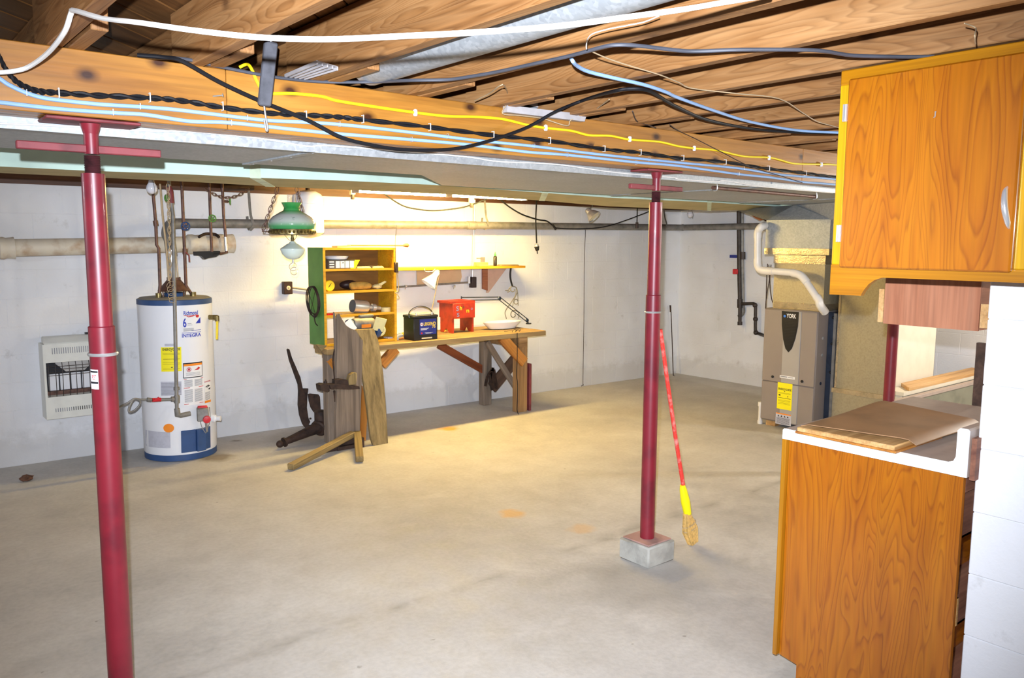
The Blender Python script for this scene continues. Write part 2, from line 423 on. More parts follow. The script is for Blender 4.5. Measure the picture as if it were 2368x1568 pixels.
def floormat():
    k = N('concrete_floor'); g = k.n('NewGeometry').outputs['Position']
    n = k.noise(g, .9, 5, .6); n2 = k.noise(g, 6, 5, .65); n3 = k.noise(g, 40, 3)
    c = k.ramp(n, [(.32, 'aeaaa4'), (.5, 'bfbbb4'), (.68, 'cac7c1')])
    c = k.mix(.35, c, k.ramp(n2, [(.3, .62), (.55, 1.0)]), 'MULTIPLY')
    c = k.mix(.2, c, k.ramp(n3, [(.35, .6), (.6, 1.0)]), 'MULTIPLY')
    sp = k.noise(g, 14, 2); c = k.mix(k.ramp(sp, [(.74, 0.0), (.78, .5)]), c, '6f665c')
    def spot(p, r, col, st):
        nonlocal c
        q = k.n('VectorMath', {0: g, 1: k.n('VectorMath', {0: k.n('TexNoise', {'Vector': g, 'Scale': 9.0}).outputs['Color'], 1: (.12, .12, 0)}, operation='MULTIPLY').outputs[0]}, operation='ADD').outputs[0]
        d = k.n('VectorMath', {0: q, 1: (p[0]+.06, p[1]+.06, .0)}, operation='DISTANCE').outputs['Value']
        f = k.ramp(k.n('Math', {0: d, 1: r}, operation='DIVIDE').outputs[0], [(.45, st), (1, 0.0)])
        c = k.mix(f, c, col)
    for px, py, r, col, st in ((500, 1058, .16, '6a5a40', .7), (1040, 992, .11, 'd8931c', .85), (1183, 1187, .1, 'd09a3a', .6), (1345, 1222, .1, 'cf9c4a', .4), (545, 1020, .06, '5a4e3e', .6), (700, 1010, .35, '7d705c', .4), (1500, 1345, .4, '8f8c86', .45), (1650, 1300, .3, '8f8c86', .35)):
        spot(U(px, py, 'z', 0), r, col, st)
    # a long healed crack running along the slab
    a = U(1810, 1112, 'z', 0); b = U(430, 1568, 'z', 0); d = (b-a).normalized(); nn = V((-d.y, d.x, 0))
    wob = k.n('Math', {0: k.noise(g, 2.5, 4), 1: .22}, operation='MULTIPLY').outputs[0]
    ds = k.n('VectorMath', {0: g, 1: tuple(nn)}, operation='DOT_PRODUCT').outputs['Value']
    dd = k.n('Math', {0: k.n('Math', {0: ds, 1: wob}, operation='ADD').outputs[0], 1: nn.dot(a)+.11}, operation='SUBTRACT').outputs[0]
    dd = k.n('Math', {0: dd}, operation='ABSOLUTE').outputs[0]
    ck = k.n('Math', {0: k.ramp(dd, [(.0, .55), (.015, .35), (.07, 0.0)]), 1: k.ramp(k.noise(g, 3.3, 3), [(.42, 0.0), (.6, 1.0)])}, operation='MULTIPLY').outputs[0]
    c = k.mix(ck, c, '837d76')
    c = k.mix(k.ramp(k.noise(g, 2.2, 5, .7, .6), [(.56, 0.0), (.72, .35)]), c, 'd6d2cc')
    k.set(Base_Color=c, Roughness=k.ramp(n2, [(.3, .5), (.7, .75)]), Specular_IOR_Level=.35)
    k.bump(k.n('Math', {0: n3, 1: n2}, operation='ADD').outputs[0], .25, .006); return k.m
M['floor'] = floormat()
def tubemat():
    k = N('lit_fluorescent_tube'); k.set(Base_Color=(1, 1, 1, 1), Emission_Color=(1, .71, .23, 1), Emission_Strength=TUBE_EMIT); return k.m
M['tube'] = tubemat()
# ------------------------------------------------------------------ fill lights added out of frame, no fixtures there
for i, (p, pw, c) in enumerate(FILL):
    lamp('fill_light', 'POINT', p, pw, c, .06)

# ------------------------------------------------------------------ the room
def struct(o): o['kind'] = 'structure'; return o
fl_ = B().box(-3.2, 8.6, -3.2, 7.1, -.12, 0).build('floor', M['floor'], smooth=False); struct(fl_)
RX = 8.17
# back wall: mortar face slightly behind the painted blocks
ang = math.atan(-.0273)
def wallM(x, off, z): return Mx.Translation((x, wally(x)-off, z)) @ Mx.Rotation(ang, 4, 'Z')
def blockmesh(L, H, T=.03):
    b = B().box(-L/2, L/2, -T, 0, -H/2, H/2)
    o = b.build('block', M['wall'], M=Mx(), bevel=.0026, smooth=False); return o
RH = .2065
wb = B().hexa([(-3.2, wally(-3.2), 0), (RX+.2, wally(RX+.2), 0), (RX+.2, wally(RX+.2)+.2, 0), (-3.2, wally(-3.2)+.2, 0), (-3.2, wally(-3.2), 2.065), (RX+.2, wally(RX+.2), 2.065), (RX+.2, wally(RX+.2)+.2, 2.065), (-3.2, wally(-3.2)+.2, 2.065)]).build('wall_back', M['wall'], smooth=False)
struct(wb)
blk = blockmesh(.3988, RH-.0014)
first = True
for r in range(10):
    x = -.32+(.2 if r % 2 else 0)
    while x < RX-.1:
        off = .0014+random.uniform(-.0004, .0004)-.03
        m = wallM(x, off, (r+.5)*RH)
        if x+.2 > RX: break
        if first: place(blk, m, wb); first = False
        else: inst(blk, m, wb)
        x += .4
wr = B().box(RX, RX+.2, -3.2, wally(RX)+.2, 0, 2.065).build('wall_right', M['wall'], smooth=False); struct(wr)
rot = Mx.Rotation(R(-90), 4, 'Z')
first = True
for r in range(10):
    y = wally(RX)-.21-(.2 if r % 2 else 0)
    while y > 2.2:
        m = Mx.Translation((RX+.0286, y, (r+.5)*RH)) @ rot
        inst(blk, m, wr); y -= .4
# short painted block wall on the right; the wall cabinet hangs on it
NX, NY = 2.74, 1.02
wn = B().box(NX+.004, NX+.2, -3.2, NY-.004, 0, 2.22).build('wall_front', M['wall'], smooth=False); struct(wn)
for r in range(11):
    y = NY-.2-(.2 if r % 2 else 0); h = r*RH
    if r % 2:
        half = blockmesh(.1985, RH-.003) if r == 1 else inst(half, Mx())
        place(half, Mx.Translation((NX+.03, NY-.1, h+RH/2)) @ rot, wn)
    while y > -1.6:
        if h+RH < 2.3: inst(blk, Mx.Translation((NX+.03+random.uniform(-.001, .001), y-(.0 if not r % 2 else 0), h+RH/2)) @ rot, wn)
        y -= .4
wl = B().box(-3.4, -3.2, -3.4, 7.1, 0, 2.065).build('wall_left', M['wall'], smooth=False); struct(wl)
wq = B().box(-3.4, 8.6, -3.4, -3.2, 0, 2.45).build('wall_rear', M['wall'], smooth=False); struct(wq)
# timber sills on the walls
sl = B().hexa([(-3.2, wally(-3.2)-.01, 2.065), (RX, wally(RX)-.01, 2.065), (RX, wally(RX)+.2, 2.065), (-3.2, wally(-3.2)+.2, 2.065), (-3.2, wally(-3.2)-.01, 2.24), (RX, wally(RX)-.01, 2.24), (RX, wally(RX)+.2, 2.24), (-3.2, wally(-3.2)+.2, 2.24)]).build('trim_1', M['sill'], smooth=False); struct(sl)
sr = B().box(RX-.01, RX+.2, -3.2, wally(RX)-.02, 2.065, 2.24).build('trim_2', M['sill'], smooth=False); struct(sr)

# ceiling: diagonal boards carried by joists that lap over the beam
ce = B().box(-3.4, 8.6, -3.4, 7.1, 2.445, 2.5).build('ceiling', M['subfloor'], smooth=False); struct(ce)
dg = V((1, 1, 0)).normalized(); nr = V((1, -1, 0)).normalized()
for i in range(-22, 30):
    c = nr*(i*.145); L = 3.2
    ctr = c+dg*(2.6 if i < 12 else 3.6)
    board('subfloor_plank', ctr-dg*L+V((0, 0, 2.431)), ctr+dg*L+V((0, 0, 2.431)), .139, .024, M['subfloor'], ce, bevel=.003)
JB, JT = 2.225, 2.415
for k in range(-4, 20):
    xr = .93+.4*k
    board('joist', (xr-.021, -3.1, (JB+JT)/2), (xr-.021, 2.88, (JB+JT)/2), .042, JT-JB, M['joist'], ce)
    e = 2.40+random.uniform(-.03, .03)
    board('joist', (xr+.035, e, (JB+JT)/2), (xr+.035, 6.75 if xr < 8 else 6.6, (JB+JT)/2), .044, JT-JB, M['joist'], ce)

BY0, BY1, BZ0 = 2.70, 2.845, 2.035
bm_ = thing('support_beam', 'long knotty orange pine beam carried by red steel posts, cables stapled along its face', 'beam', (3, 2.77, 2.1))
xs = [-3.1, 1.0, 4.4, 8.1]
for i in range(3): board('beam_ply', (xs[i]+.0008, BY0+.024, (BZ0+JB)/2), (xs[i+1]-.0008, BY0+.024, (BZ0+JB)/2), .048, JB-BZ0, M['beam'], bm_)
for j, xx in enumerate(((-3.1, 2.6, 8.1), (-3.1, 3.3, 8.1))):
    for i in range(2): board('beam_ply', (xx[i]+.001, BY0+.0725+.0485*j, (BZ0+JB)/2), (xx[i+1]-.001, BY0+.0725+.0485*j, (BZ0+JB)/2), .047, JB-BZ0, M['beam'], bm_)

nl = U(*R1(1460, 658), 'y', BY0-.002); nh = U(*R1(1525, 652), 'y', BY0-.02)
B().tube([nl+V((0, .02, 0)), nl, nh], .0022, 6).lathe([(.006, -.001), (.006, .001)], nh, 8, axis=(nh-nl)).build('bent_nail', M['graypipe'], bm_)
# ------------------------------------------------------------------ steel posts
def post(x, label, base_z, collar=None, hw=None, bar_ang=0.0, stub=False):
    y = 2.772; t = thing('steel_post', label, 'post', (x, y, base_z), 'red adjustable steel posts under the beam')
    ztop = BZ0-.002
    B().box(x-.13, x+.13, y-.062, y+.062, ztop-.010, ztop).build('top_plate', M['redplate'], t, bevel=.003)
    B().cyl((x, y, ztop-.04), (x, y, ztop-.010), .021, .03, 16).cyl((x, y, ztop-.10), (x, y, ztop-.03), .021).build('screw_head', M['redpost'], t)
    c, s_ = math.cos(bar_ang), math.sin(bar_ang)
    dv = V((c, s_, 0))*.20
    B().bar(V((x, y, ztop-.085))-dv, V((x, y, ztop-.085))+dv, .022, .024).build('turning_bar', M['redplate'], t, bevel=.003)
    b = B(); zz = ztop-.1-.058
    pr = []
    for i in range(12): pr += [(.021, i*.005), (.0235, i*.005+.0025)]
    b.lathe(pr, (x, y, zz-.004), 16).build('screw_thread', M['thread'], t)
    zc = 1.32
    B().cyl((x, y, zc-.005), (x, y, zz), .0335, None, 28).build('upper_tube', M['redpost'], t)
    B().lathe([(.0345, 0), (.0385, .003), (.0385, .085), (.0355, .088)], (x, y, zc), 28).build('sleeve', M['redpost'], t)
    B().cyl((x, y, base_z+.008), (x, y, zc), .038, None, 28).build('lower_tube', M['redpost'], t)
    B().torus((x, y, zc), .0395, .0055, seg=28).build('collar_ring', M['steel'], t)
    B().box(x-.09, x+.09, y-.09, y+.09, base_z, base_z+.008).build('base_plate', M['dullplate'], t, bevel=.002)
    return t, y
xl = U(237, 800, 'y', 2.772).x; xr_ = U(1508, 800, 'y', 2.772).x
p1, yy = post(xl, 'red steel post at left, nearest the camera, in front of the wall heater', 0)
# printed paper label wrapped on the post, words too worn to read
f = lambda u, v: V((xl, yy, 0))+V((math.sin(-.95+u*.85-.55), -math.cos(-.95+u*.85-.55), 0))*.0388+V((0, 0, 1.213+v*.062))
lb = rectf(B(), f, 0, 1, 0, 1, 6).build('paper_label', M['paper'], p1)
f2 = lambda u, v: V((xl, yy, 0))+V((math.sin(-.95+u*.85-.55), -math.cos(-.95+u*.85-.55), 0))*.0393+V((0, 0, 1.213+v*.062))
b = B(); rectf(b, f2, .05, .98, .84, .93, 5); rectf(b, f2, .05, .98, .28, .38, 5); b.mat(1); text_on(b, 'POST', lambda u, v: f2(.3+u*.5, .48+v*.25))
b.build('label_print', [M['ink'], M['redink']], lb)
post(xr_, 'red steel post standing on a concrete block in the middle of the floor', .112, bar_ang=.02)
post(5.79, 'dark red steel post far behind the lower cabinet, beside the foil duct', 0)
pb = [U(1425, 1288, 'z', 0), U(1493, 1313, 'z', 0), U(1550, 1295, 'z', 0)]
cx, cy = xr_, 2.772
pr = thing('concrete_pier_block', 'rough grey concrete block on the floor under the middle red post', 'block', (cx, cy, 0))
bb = B().box(cx-.105, cx+.105, cy-.105, cy+.105, 0, .112)
bb.build('block_body', M['concrete_block'], pr, bevel=.008)

# ------------------------------------------------------------------ main duct and foam board box behind the beam
DZ = 2.012
yb = U(500, 374, 'z', DZ).y; yb2 = U(1400, 450, 'z', DZ).y
xa = U(990, 403, 'z', DZ).x; xb = U(1040, 427, 'z', DZ).x
du = thing('trunk_duct', 'wide galvanised sheet metal trunk duct running behind the pine beam', 'duct', (3, 3.2, DZ))
y0 = BY1+.012
segs = [-3.0, U(672, 360, 'z', DZ).x, 3.4, 6.9]
b = B(); b.prism([(-3, y0, DZ), (xa, y0, DZ), (xa, yb, DZ), (-3, yb, DZ)], (0, 0, .2)); b.build('duct_section', M['galv'], du, smooth=False)
b = B(); b.prism([(xa+.002, y0, DZ), (6.95, y0, DZ), (6.95, yb2, DZ), (xb, yb2, DZ), (xa+.002, yb, DZ)], (0, 0, .2)); b.build('duct_section', M['galv'], du, smooth=False)
for x in (U(672, 360, 'z', DZ).x, 4.35, 5.9):
    yb_ = yb if x < xa else yb2
    s = B().box(x-.018, x+.018, y0-.004, yb_+.003, DZ-.006, DZ+.1).build('seam_strip', M['galv'], du, smooth=False)
    for q in range(4):
        yq = y0+.08+q*(yb_-y0-.16)/3
        B().lathe([(.005, -.003), (.003, .0)], (x, yq, DZ-.006), 8).build('screw', M['steel'], s)
B().box(-3, 6.9, y0-.006, y0+.004, DZ-.012, DZ+.012).build('flange', M['galv'], du, smooth=False)

# foam board boxing: front face and underside drawn between two long edges
fo = thing('foam_board_boxing', 'pale mint green foam board boxing hung below the joists behind the duct', 'insulation', (3, 4.5, 2.0))
ft = [(-160, 388, 4.45), (0, 385, 4.36), (186, 394, 4.36), (453, 404, 4.36), (590, 411, 4.36), (798, 418, 4.36), (1010, 428, 4.4), (1260, 446, 4.44), (1405, 457, 4.46), (1640, 468, 4.46), (1835, 480, 4.46)]
bk = [(-160, 392), (0, 400), (239, 411), (450, 421), (625, 431), (800, 439), (1050, 450), (1253, 464), (1405, 477), (1640, 487), (1838, 486)]
yk = 4.86
fp = [U(p[0], p[1], 'y', p[2]) for p in ft]; bp = [U(*p, 'y', yk) for p in bk]
cuts = [(0, 4), (4, 7), (7, 9), (9, 10)]
for a, c in cuts:
    b = B()
    for i in range(a, c):
        f0, f1, k0, k1 = fp[i], fp[i+1], bp[i], bp[i+1]
        top = 2.215; e = V((.0015, 0, 0)) if i == c-1 else V()
        b.hexa([f0, f1-e, k1-e, k0, V((f0.x, f0.y, top)), V((f1.x, f1.y, top))-e, V((k1.x, k1.y, top))-e, V((k0.x, k0.y, top))])
    o = b.build('foam_panel', [M['foam'], M['foamunder']], fo, smooth=False)
    for p in o.data.polygons:
        if p.normal.z < -.5: p.material_index = 1
for i in (4, 7, 9):
    p = fp[i]; q = bp[i]
    B().hexa([p+V((-.03, -.003, -.003)), p+V((.03, -.003, -.003)), q+V((.03, 0, -.003)), q+V((-.03, 0, -.003)), p+V((-.03, -.003, .07)), p+V((.03, -.003, .07)), q+V((.03, 0, .0)), q+V((-.03, 0, 0))]).build('tape_strip', M['foamtape'], fo, smooth=False)

# round duct between joists and bits of sheet metal
rd = thing('round_duct', 'round galvanised duct running up between the ceiling joists', 'duct', (1.51, 1, 2.32))
B().cyl((1.505, -2.5, 2.315), (1.505, .9, 2.315), .088, None, 28).build('pipe_section', M['galv'], rd)
B().cyl((1.505, .88, 2.315), (1.505, 2.66, 2.315), .085, None, 28).build('pipe_section', M['galv'], rd)
pn = thing('duct_boot', 'bent galvanised sheet metal boot resting on the pine beam between joists', 'duct', (2.4, 2.75, 2.24))
a = [U(1174, 243, 'y', 2.66), U(1357, 265, 'y', 2.66), U(1352, 281, 'y', 2.66), U(1172, 259, 'y', 2.66)]
B().prism(a, (0, .03, 0)).build('lip', M['scrap'], pn, smooth=False)
B().prism([U(*p, 'y', 2.87) for p in ((1215, 240), (1394, 214), (1394, 254), (1290, 262))], (0, .004, 0)).build('end_plate', M['scrap'], pn, smooth=False)
B().box(2.20, 2.48, 2.69, 3.3, 2.226, 2.234).build('bottom_plate', M['galv'], pn, smooth=False)
B().box(2.49, 2.497, 2.45, 3.2, 2.23, 2.40).build('side_plate', M['galv'], pn, smooth=False)

# ------------------------------------------------------------------ cables on and around the beam
def cable(name, label, cat, pts, r, m, group=None, seg=8, n=5):
    sp = smoothpts(pts, n)
    if isinstance(r, list): r = (r+[r[-1]]*len(sp))[:len(sp)]
    o = B().tube(sp, r, seg).build(name, M[m], M=Mx.Translation(sp[len(sp)//2])); tag(o, label, cat, group); return o
FY = BY0-.008
def face(f, pts, y=FY): return UL(f, pts, 'y', y)
c1 = cable('blue_cable', 'upper of the two light blue cables stapled along the beam', 'cable', face(R1, [(-60, 515), (0, 540), (60, 580), (180, 635), (300, 670), (450, 690), (700, 715), (950, 730), (1200, 750), (1450, 780), (1700, 810), (1850, 825)])+face(R2, [(0, 850), (500, 905), (950, 960), (1340, 1000), (1780, 1055)])+face(R3, [(0, 1112), (400, 1150), (700, 1195), (1060, 1225), (1400, 1265)]), .0062, 'bluecable', 'light blue cables on the beam')
c2 = cable('blue_cable', 'lower of the two light blue cables, just above the bottom edge of the beam', 'cable', face(R1, [(-60, 690), (0, 700), (400, 745), (780, 772), (1000, 785), (1300, 830), (1580, 840), (2000, 885)])+face(R2, [(0, 915), (500, 955), (900, 990), (1300, 1040), (1570, 1060), (2040, 1110)])+face(R3, [(0, 1135), (400, 1190), (640, 1215), (850, 1245), (1060, 1262), (1400, 1300)]), .0062, 'bluecable', 'light blue cables on the beam')
tw = face(R1, [(-40, 330), (0, 400), (50, 490), (130, 570), (250, 620), (400, 635), (700, 655), (1020, 670), (1250, 690), (1520, 735), (1850, 775), (2100, 788)], FY-.004)+face(R2, [(0, 800), (180, 820), (630, 870), (1060, 925), (1450, 965), (1820, 1020), (2070, 1045)], FY-.004)+face(R3, [(0, 1082), (320, 1110), (620, 1155), (870, 1185), (1060, 1210), (1400, 1245)], FY-.004)
c3 = thing('twisted_cable', 'black twisted cable stapled along the beam above the blue cables', 'cable', tw[8])
sp = smoothpts(tw, 14)
for ph in (0, math.pi):
    B().tube([p+V((0, math.cos(i*.55+ph), math.sin(i*.55+ph)))*.0045 for i, p in enumerate(sp)], .0052, 6).build('strand', M['blackrubber'], c3)
c4 = cable('yellow_cable', 'flat yellow cable clipped along the top of the beam', 'cable', [U(*R1(1640, 460), 'y', 2.74), U(*R1(1690, 440), 'y', 2.72)]+face(R1, [(1720, 470), (1760, 560), (1800, 620), (1850, 640), (2000, 640), (2200, 660)])+face(R2, [(0, 690), (250, 730), (530, 770), (750, 795), (950, 800), (1130, 815), (1300, 855), (1420, 875), (1600, 895), (1720, 925), (1870, 930), (2000, 955), (2200, 970)])+face(R3, [(0, 1000), (110, 1015), (270, 1030), (450, 1070), (620, 1078), (700, 1095), (800, 1120), (980, 1125), (1070, 1128), (1400, 1165)]), .0052, 'yellowcable')
# staples (white) on the cables
def staple(parent, p, h=.016, mt='whitecable', wd=.0022):
    y = BY0
    b = B().tube([p+V((0, .006, h*.5)), p+V((0, -.009, h*.5)), p+V((0, -.009, -h*.5)), p+V((0, .006, -h*.5))], wd*.7, 5)
    return b.build('staple', M[mt], parent)
for f, pts in ((R1, [(400, 637), (1022, 668), (1520, 728), (2090, 788)]), (R2, [(172, 815), (630, 870), (1063, 923), (1450, 963), (1823, 1018), (2070, 1043)]), (R3, [(30, 1080), (320, 1110), (617, 1152), (870, 1185)])):
    for p in pts: staple(c3, U(*f(*p), 'y', FY-.004), .026, 'whitecable', .0028)
for f, pts in ((R2, [(533, 772), (1425, 875), (2000, 952)]), (R3, [(110, 1015), (622, 1080), (980, 1126)])):
    for p in pts:
        q = U(*f(*p), 'y', FY); B().box(q.x-.007, q.x+.007, q.y-.008, q.y+.006, q.z-.013, q.z+.013).build('cable_clip', M['whitepaint'], c4, bevel=.003)
for c, f, pts in ((c1, R1, [(180, 637), (955, 730), (1688, 808), (2320, 850)]), (c1, R2, [(752, 932), (1343, 1000), (2133, 1090)]), (c1, R3, [(445, 1153)]), (c2, R1, [(770, 770), (1578, 842)]), (c2, R2, [(505, 955), (1571, 1060), (2043, 1112)]), (c2, R3, [(410, 1190)])):
    for p in pts: staple(c, U(*f(*p), 'y', FY), .017, 'steel', .0018)
def under(f, pts, z=JB-.012): return UL(f, pts, 'z', z)
cable('black_cable', 'thick black cable sagging in a loop across the front of the beam', 'cable', [U(*R1(940, 377), 'y', 2.72), U(*R1(1120, 392), 'y', 2.69)]+face(R1, [(1250, 420), (1500, 560), (1780, 690), (2100, 820)], 2.655)+face(R2, [(0, 928), (150, 975), (400, 1020), (640, 1028), (830, 1014), (1050, 960), (1300, 870)], 2.64)+[U(*R2(1500, 760), 'y', 2.6), U(*R2(1700, 680), 'y', 2.54)]+under(R2, [(1870, 630), (2000, 608), (2130, 620), (2250, 690)])+under(R3, [(0, 735), (200, 820), (500, 880), (800, 905), (1070, 910), (1250, 908)]), .0066, 'blackrubber')
cable('grey_cable', 'dark grey cable stapled across the undersides of the joists', 'cable', [U(*R1(1040, 385), 'y', 2.72)]+[U(*R1(*p), 'y', 2.684) for p in ((1190, 397), (1300, 410), (1500, 455), (1750, 505), (1900, 530), (2100, 553))]+[U(*R2(0, 562), 'y', 2.66), U(*R2(270, 560), 'y', 2.6)]+under(R2, [(500, 550), (750, 545), (900, 525), (1100, 490), (1350, 435), (1600, 380), (1800, 325), (1900, 308), (2050, 312)])+under(R3, [(0, 345), (150, 350), (420, 340), (800, 340), (1000, 350), (1200, 380), (1560, 388), (1750, 386)]), .0055, 'greycable')
cable('white_cable', 'bright white cable swagged across the joists nearest the camera', 'cable', [U(*R1(-60, 495), 'y', 2.62), U(*R1(0, 495), 'y', 2.62), U(*R1(100, 485), 'y', 2.6), U(*R1(200, 455), 'y', 2.57), U(*R1(330, 360), 'y', 2.45), U(*R1(440, 220), 'y', 2.3), U(*R1(485, 95), 'z', JB-.01), U(*R1(510, 72), 'z', JB-.01)]+[U(*R1(*p[:2]), 'z', p[2]) for p in ((700, 125, 2.16), (950, 155, 2.11), (1300, 205, 2.07), (1700, 250, 2.05), (2000, 266, 2.045))]+[U(*R2(*p[:2]), 'z', p[2]) for p in ((0, 268, 2.045), (500, 245, 2.045), (900, 225, 2.05), (1500, 180, 2.065), (2000, 115, 2.09), (2367, 65, 2.12))]+[U(*R3(300, 20), 'z', 2.15), U(*R3(620, -30), 'z', 2.19)], [.0062]*8*5+[.0054]*200, 'whitecable')
cable('blue_cable', 'thicker pale blue cable slung below the joists towards the wall cabinet', 'cable', [U(*R2(1600, 400), 'z', JB)]+under(R2, [(1612, 420), (1640, 450), (1720, 490), (1900, 535), (2100, 580), (2250, 630)], JB-.014)+under(R3, [(0, 668), (270, 765), (500, 835), (800, 890), (1060, 906), (1200, 908)], JB-.014), .006, 'bluecable')
cable('thin_wire', 'thin tan wire crossing the joists beside the pale blue cable', 'wire', under(R2, [(1740, 352), (1850, 400), (2000, 450), (2200, 510)], JB-.006)+under(R3, [(0, 562), (100, 605), (400, 640), (690, 675), (850, 770), (950, 830), (1070, 865), (1200, 900)], JB-.006), .0021, 'tanwire')
cable('thin_wire', 'short white wire end drooping from the joists above the grey cable', 'wire', [U(*R2(1705, 335), 'z', JB-.03), U(*R2(1705, 300), 'z', JB-.02), U(*R2(1716, 262), 'z', JB-.006)]+under(R2, [(1750, 230), (1850, 200), (1980, 175), (2100, 150), (2200, 110)], JB-.005), .0016, 'whitecable')
cable('thin_wire', 'loose bare wire looping from joist to beam around the duct boot', 'wire', under(R2, [(940, 690), (1040, 640), (1130, 580)], JB-.004)+[U(*R2(1165, 640), 'y', 2.6)]+face(R2, [(1165, 700), (1130, 775), (1240, 790), (1400, 810), (1570, 860), (1600, 820)], 2.66)+[U(*R2(1720, 780), 'y', 2.64), U(*R2(1860, 680), 'z', JB-.004)], .0024, 'tanwire')
cable('thin_wire', 'thin white bell wire running along the duct edge under the beam', 'wire', UL(R1, [(-60, 840), (0, 845), (600, 870), (1000, 895), (1300, 900), (1800, 950), (2100, 1000)], 'y', 2.845)+UL(R2, [(0, 1000), (850, 1070), (1100, 1105), (1500, 1125), (1900, 1180), (2300, 1215)], 'y', 2.845)+UL(R3, [(0, 1225), (250, 1243), (330, 1238), (600, 1280), (1060, 1320)], 'y', 2.845), .0028, 'whitecable')
cable('thin_wire', 'thin dark wire slanting down over the beam near the wall cabinet', 'wire', under(R3, [(-60, 850)], JB-.004)+face(R3, [(0, 893), (130, 955), (300, 1042), (500, 1142), (700, 1203), (850, 1250)], 2.682), .0022, 'darkiron')
cable('thin_wire', 'short dark wires hanging from the joists above the yellow cable', 'wire', under(R2, [(2020, 762)], JB-.002)+[U(*R2(2050, 830), 'y', 2.62), U(*R2(2110, 850), 'y', 2.64), U(*R2(2180, 875), 'y', 2.66)], .003, 'darkiron')
# tools hung on the joists: foam wrapped hook, plastic channel scrap, red rod
hk = thing('hanging_hook_strap', 'dark grey foam wrapped metal hook hanging in front of the beam', 'hook', U(*R1(1830, 500), 'y', 2.6))
t0, t1 = U(*R1(1855, 285), 'y', 2.55), U(*R1(1808, 725), 'y', 2.6)
B().bar(t0, t1, .043, .02, up=(0, 1, 0)).build('foam_sleeve', M['strap'], hk, bevel=.005)
B().tube([U(*R1(1838, 235), 'y', 2.55), U(*R1(1850, 255), 'y', 2.55), t0], .004, 6).build('top_wire', M['steel'], hk)
B().tube(smoothpts([t1, U(*R1(1815, 780), 'y', 2.6), U(*R1(1832, 880), 'y', 2.6), U(*R1(1822, 892), 'y', 2.6), U(*R1(1808, 820), 'y', 2.6)], 4), .003, 6).build('bottom_hook', M['graypipe'], hk)
sc = thing('plastic_channel_scrap', 'short ribbed pale grey plastic channel lying on the beam under the joists', 'scrap', U(720, 158, 'y', 2.76))
q0, q1, q2, q3 = U(*R1(1950, 512), 'z', 2.232), U(*R1(2170, 418), 'z', 2.232), U(*R1(2310, 460), 'z', 2.232), U(*R1(2080, 528), 'z', 2.232)
B().prism([q0, q1, q2, q3], (0, 0, .003)).build('channel_base', M['scrap'], sc, smooth=False)
for k in range(5):
    a = q0.lerp(q3, k/4.0); c = q1.lerp(q2, k/4.0)
    B().bar(a-V((0, 0, .004)), c-V((0, 0, .004)), .004, .012).build('channel_rib', M['scrap'], sc, smooth=False)
rr = thing('copper_pipe_rod', 'red brown pipe with flattened end hung on hooks under the duct', 'pipe', U(1770, 443, 'y', 2.95))
g0, g1 = U(1648, 434, 'y', 2.95), U(1886, 455, 'y', 2.95)
B().tube([g0, g0.lerp(g1, .75)], .011, 10).build('pipe_body', M['copper'], rr)
B().tube([g0.lerp(g1, .75), g0.lerp(g1, .9), g1], [.011, .009, .014], 10).build('flattened_end', M['copper'], rr)
for t in (.02, .99):
    q = g0.lerp(g1, t); B().tube(smoothpts([q+V((0, 0, .06)), q+V((0, -.014, .02)), q+V((0, -.014, -.012)), q+V((0, .01, -.016))], 4), .0035, 6).build('hanger_hook', M['steel'], rr)
# ------------------------------------------------------------------ water heater
HC = V((1.945, 6.50, 0)); HR = .268; HH = 1.235
vd = V((HC.x, HC.y, 0)).normalized(); vr = V((vd.y, -vd.x, 0))
def hz(py): return (1066-py)/(1066-694)*1.195
def hu(px, py): return math.asin(max(-.99, min(.99, (px-(403+(py-690)*.0225))/82.5)))
def hp(px, py, r=HR):
    t = hu(px, py); return HC+(vr*math.sin(t)-vd*math.cos(t))*r+V((0, 0, hz(py)))
wh = thing('water_heater', 'tall white gas water heater with blue bands and yellow energy label by the back wall', 'water heater', HC)
B().lathe([(HR-.004, .05), (HR, .06), (HR, 1.19)], HC, 48, cap=False).build('tank_jacket', M['whitepaint'], wh)
B().lathe([(HR-.02, .0), (HR-.003, .004), (HR-.003, .05), (HR-.03, .05)], HC, 48).build('base_ring', M['bluetrim'], wh)
B().lathe([(HR-.01, 1.185), (HR+.002, 1.186), (HR+.002, 1.222), (HR-.006, 1.226)], HC, 48, cap=False).build('top_band', M['bluetrim'], wh)
B().lathe([(HR-.006, 1.226), (HR-.02, HH), (.02, HH+.006)], HC, 48).build('top_pan', M['topgrey'], wh)
def hpatch(name, x0, x1, y0, y1, m, r=.0012, parent=None):
    f = lambda u, v: hp(x0+(x1-x0)*u, y1+(y0-y1)*v, HR+r)
    o = rectf(B(), f, 0, 1, 0, 1, 6).build(name, M[m], parent or wh); return o, lambda u, v: hp(x0+(x1-x0)*u, y1+(y0-y1)*v, HR+r+.0012)
def sub(f, x0, y0, x1, y1): return lambda u, v: f(x0+(x1-x0)*u, y0+(y1-y0)*v)
L1, f = hpatch('brand_label', 417, 458, 708, 773, 'whitepaint')
b = B(); text_on(b, 'Richmond', sub(f, .1, .82, .85, .97)); text_on(b, '6', sub(f, .06, .38, .24, .72)); b.mat(0)
text_on(b, 'INTEGRA', sub(f, .0, .02, 1.0, .15)); rectf(b, f, 0, 1, .175, .19, 5); rectf(b, f, .5, 1, .25, .265, 3)
b.add([f(.72, .5), f(.98, .5), f(.98, .72)], [(0, 1, 2)])
b.mat(1); rectf(b, sub(f, .12, .79, .9, .81), 0, 1, 0, 1, 4)
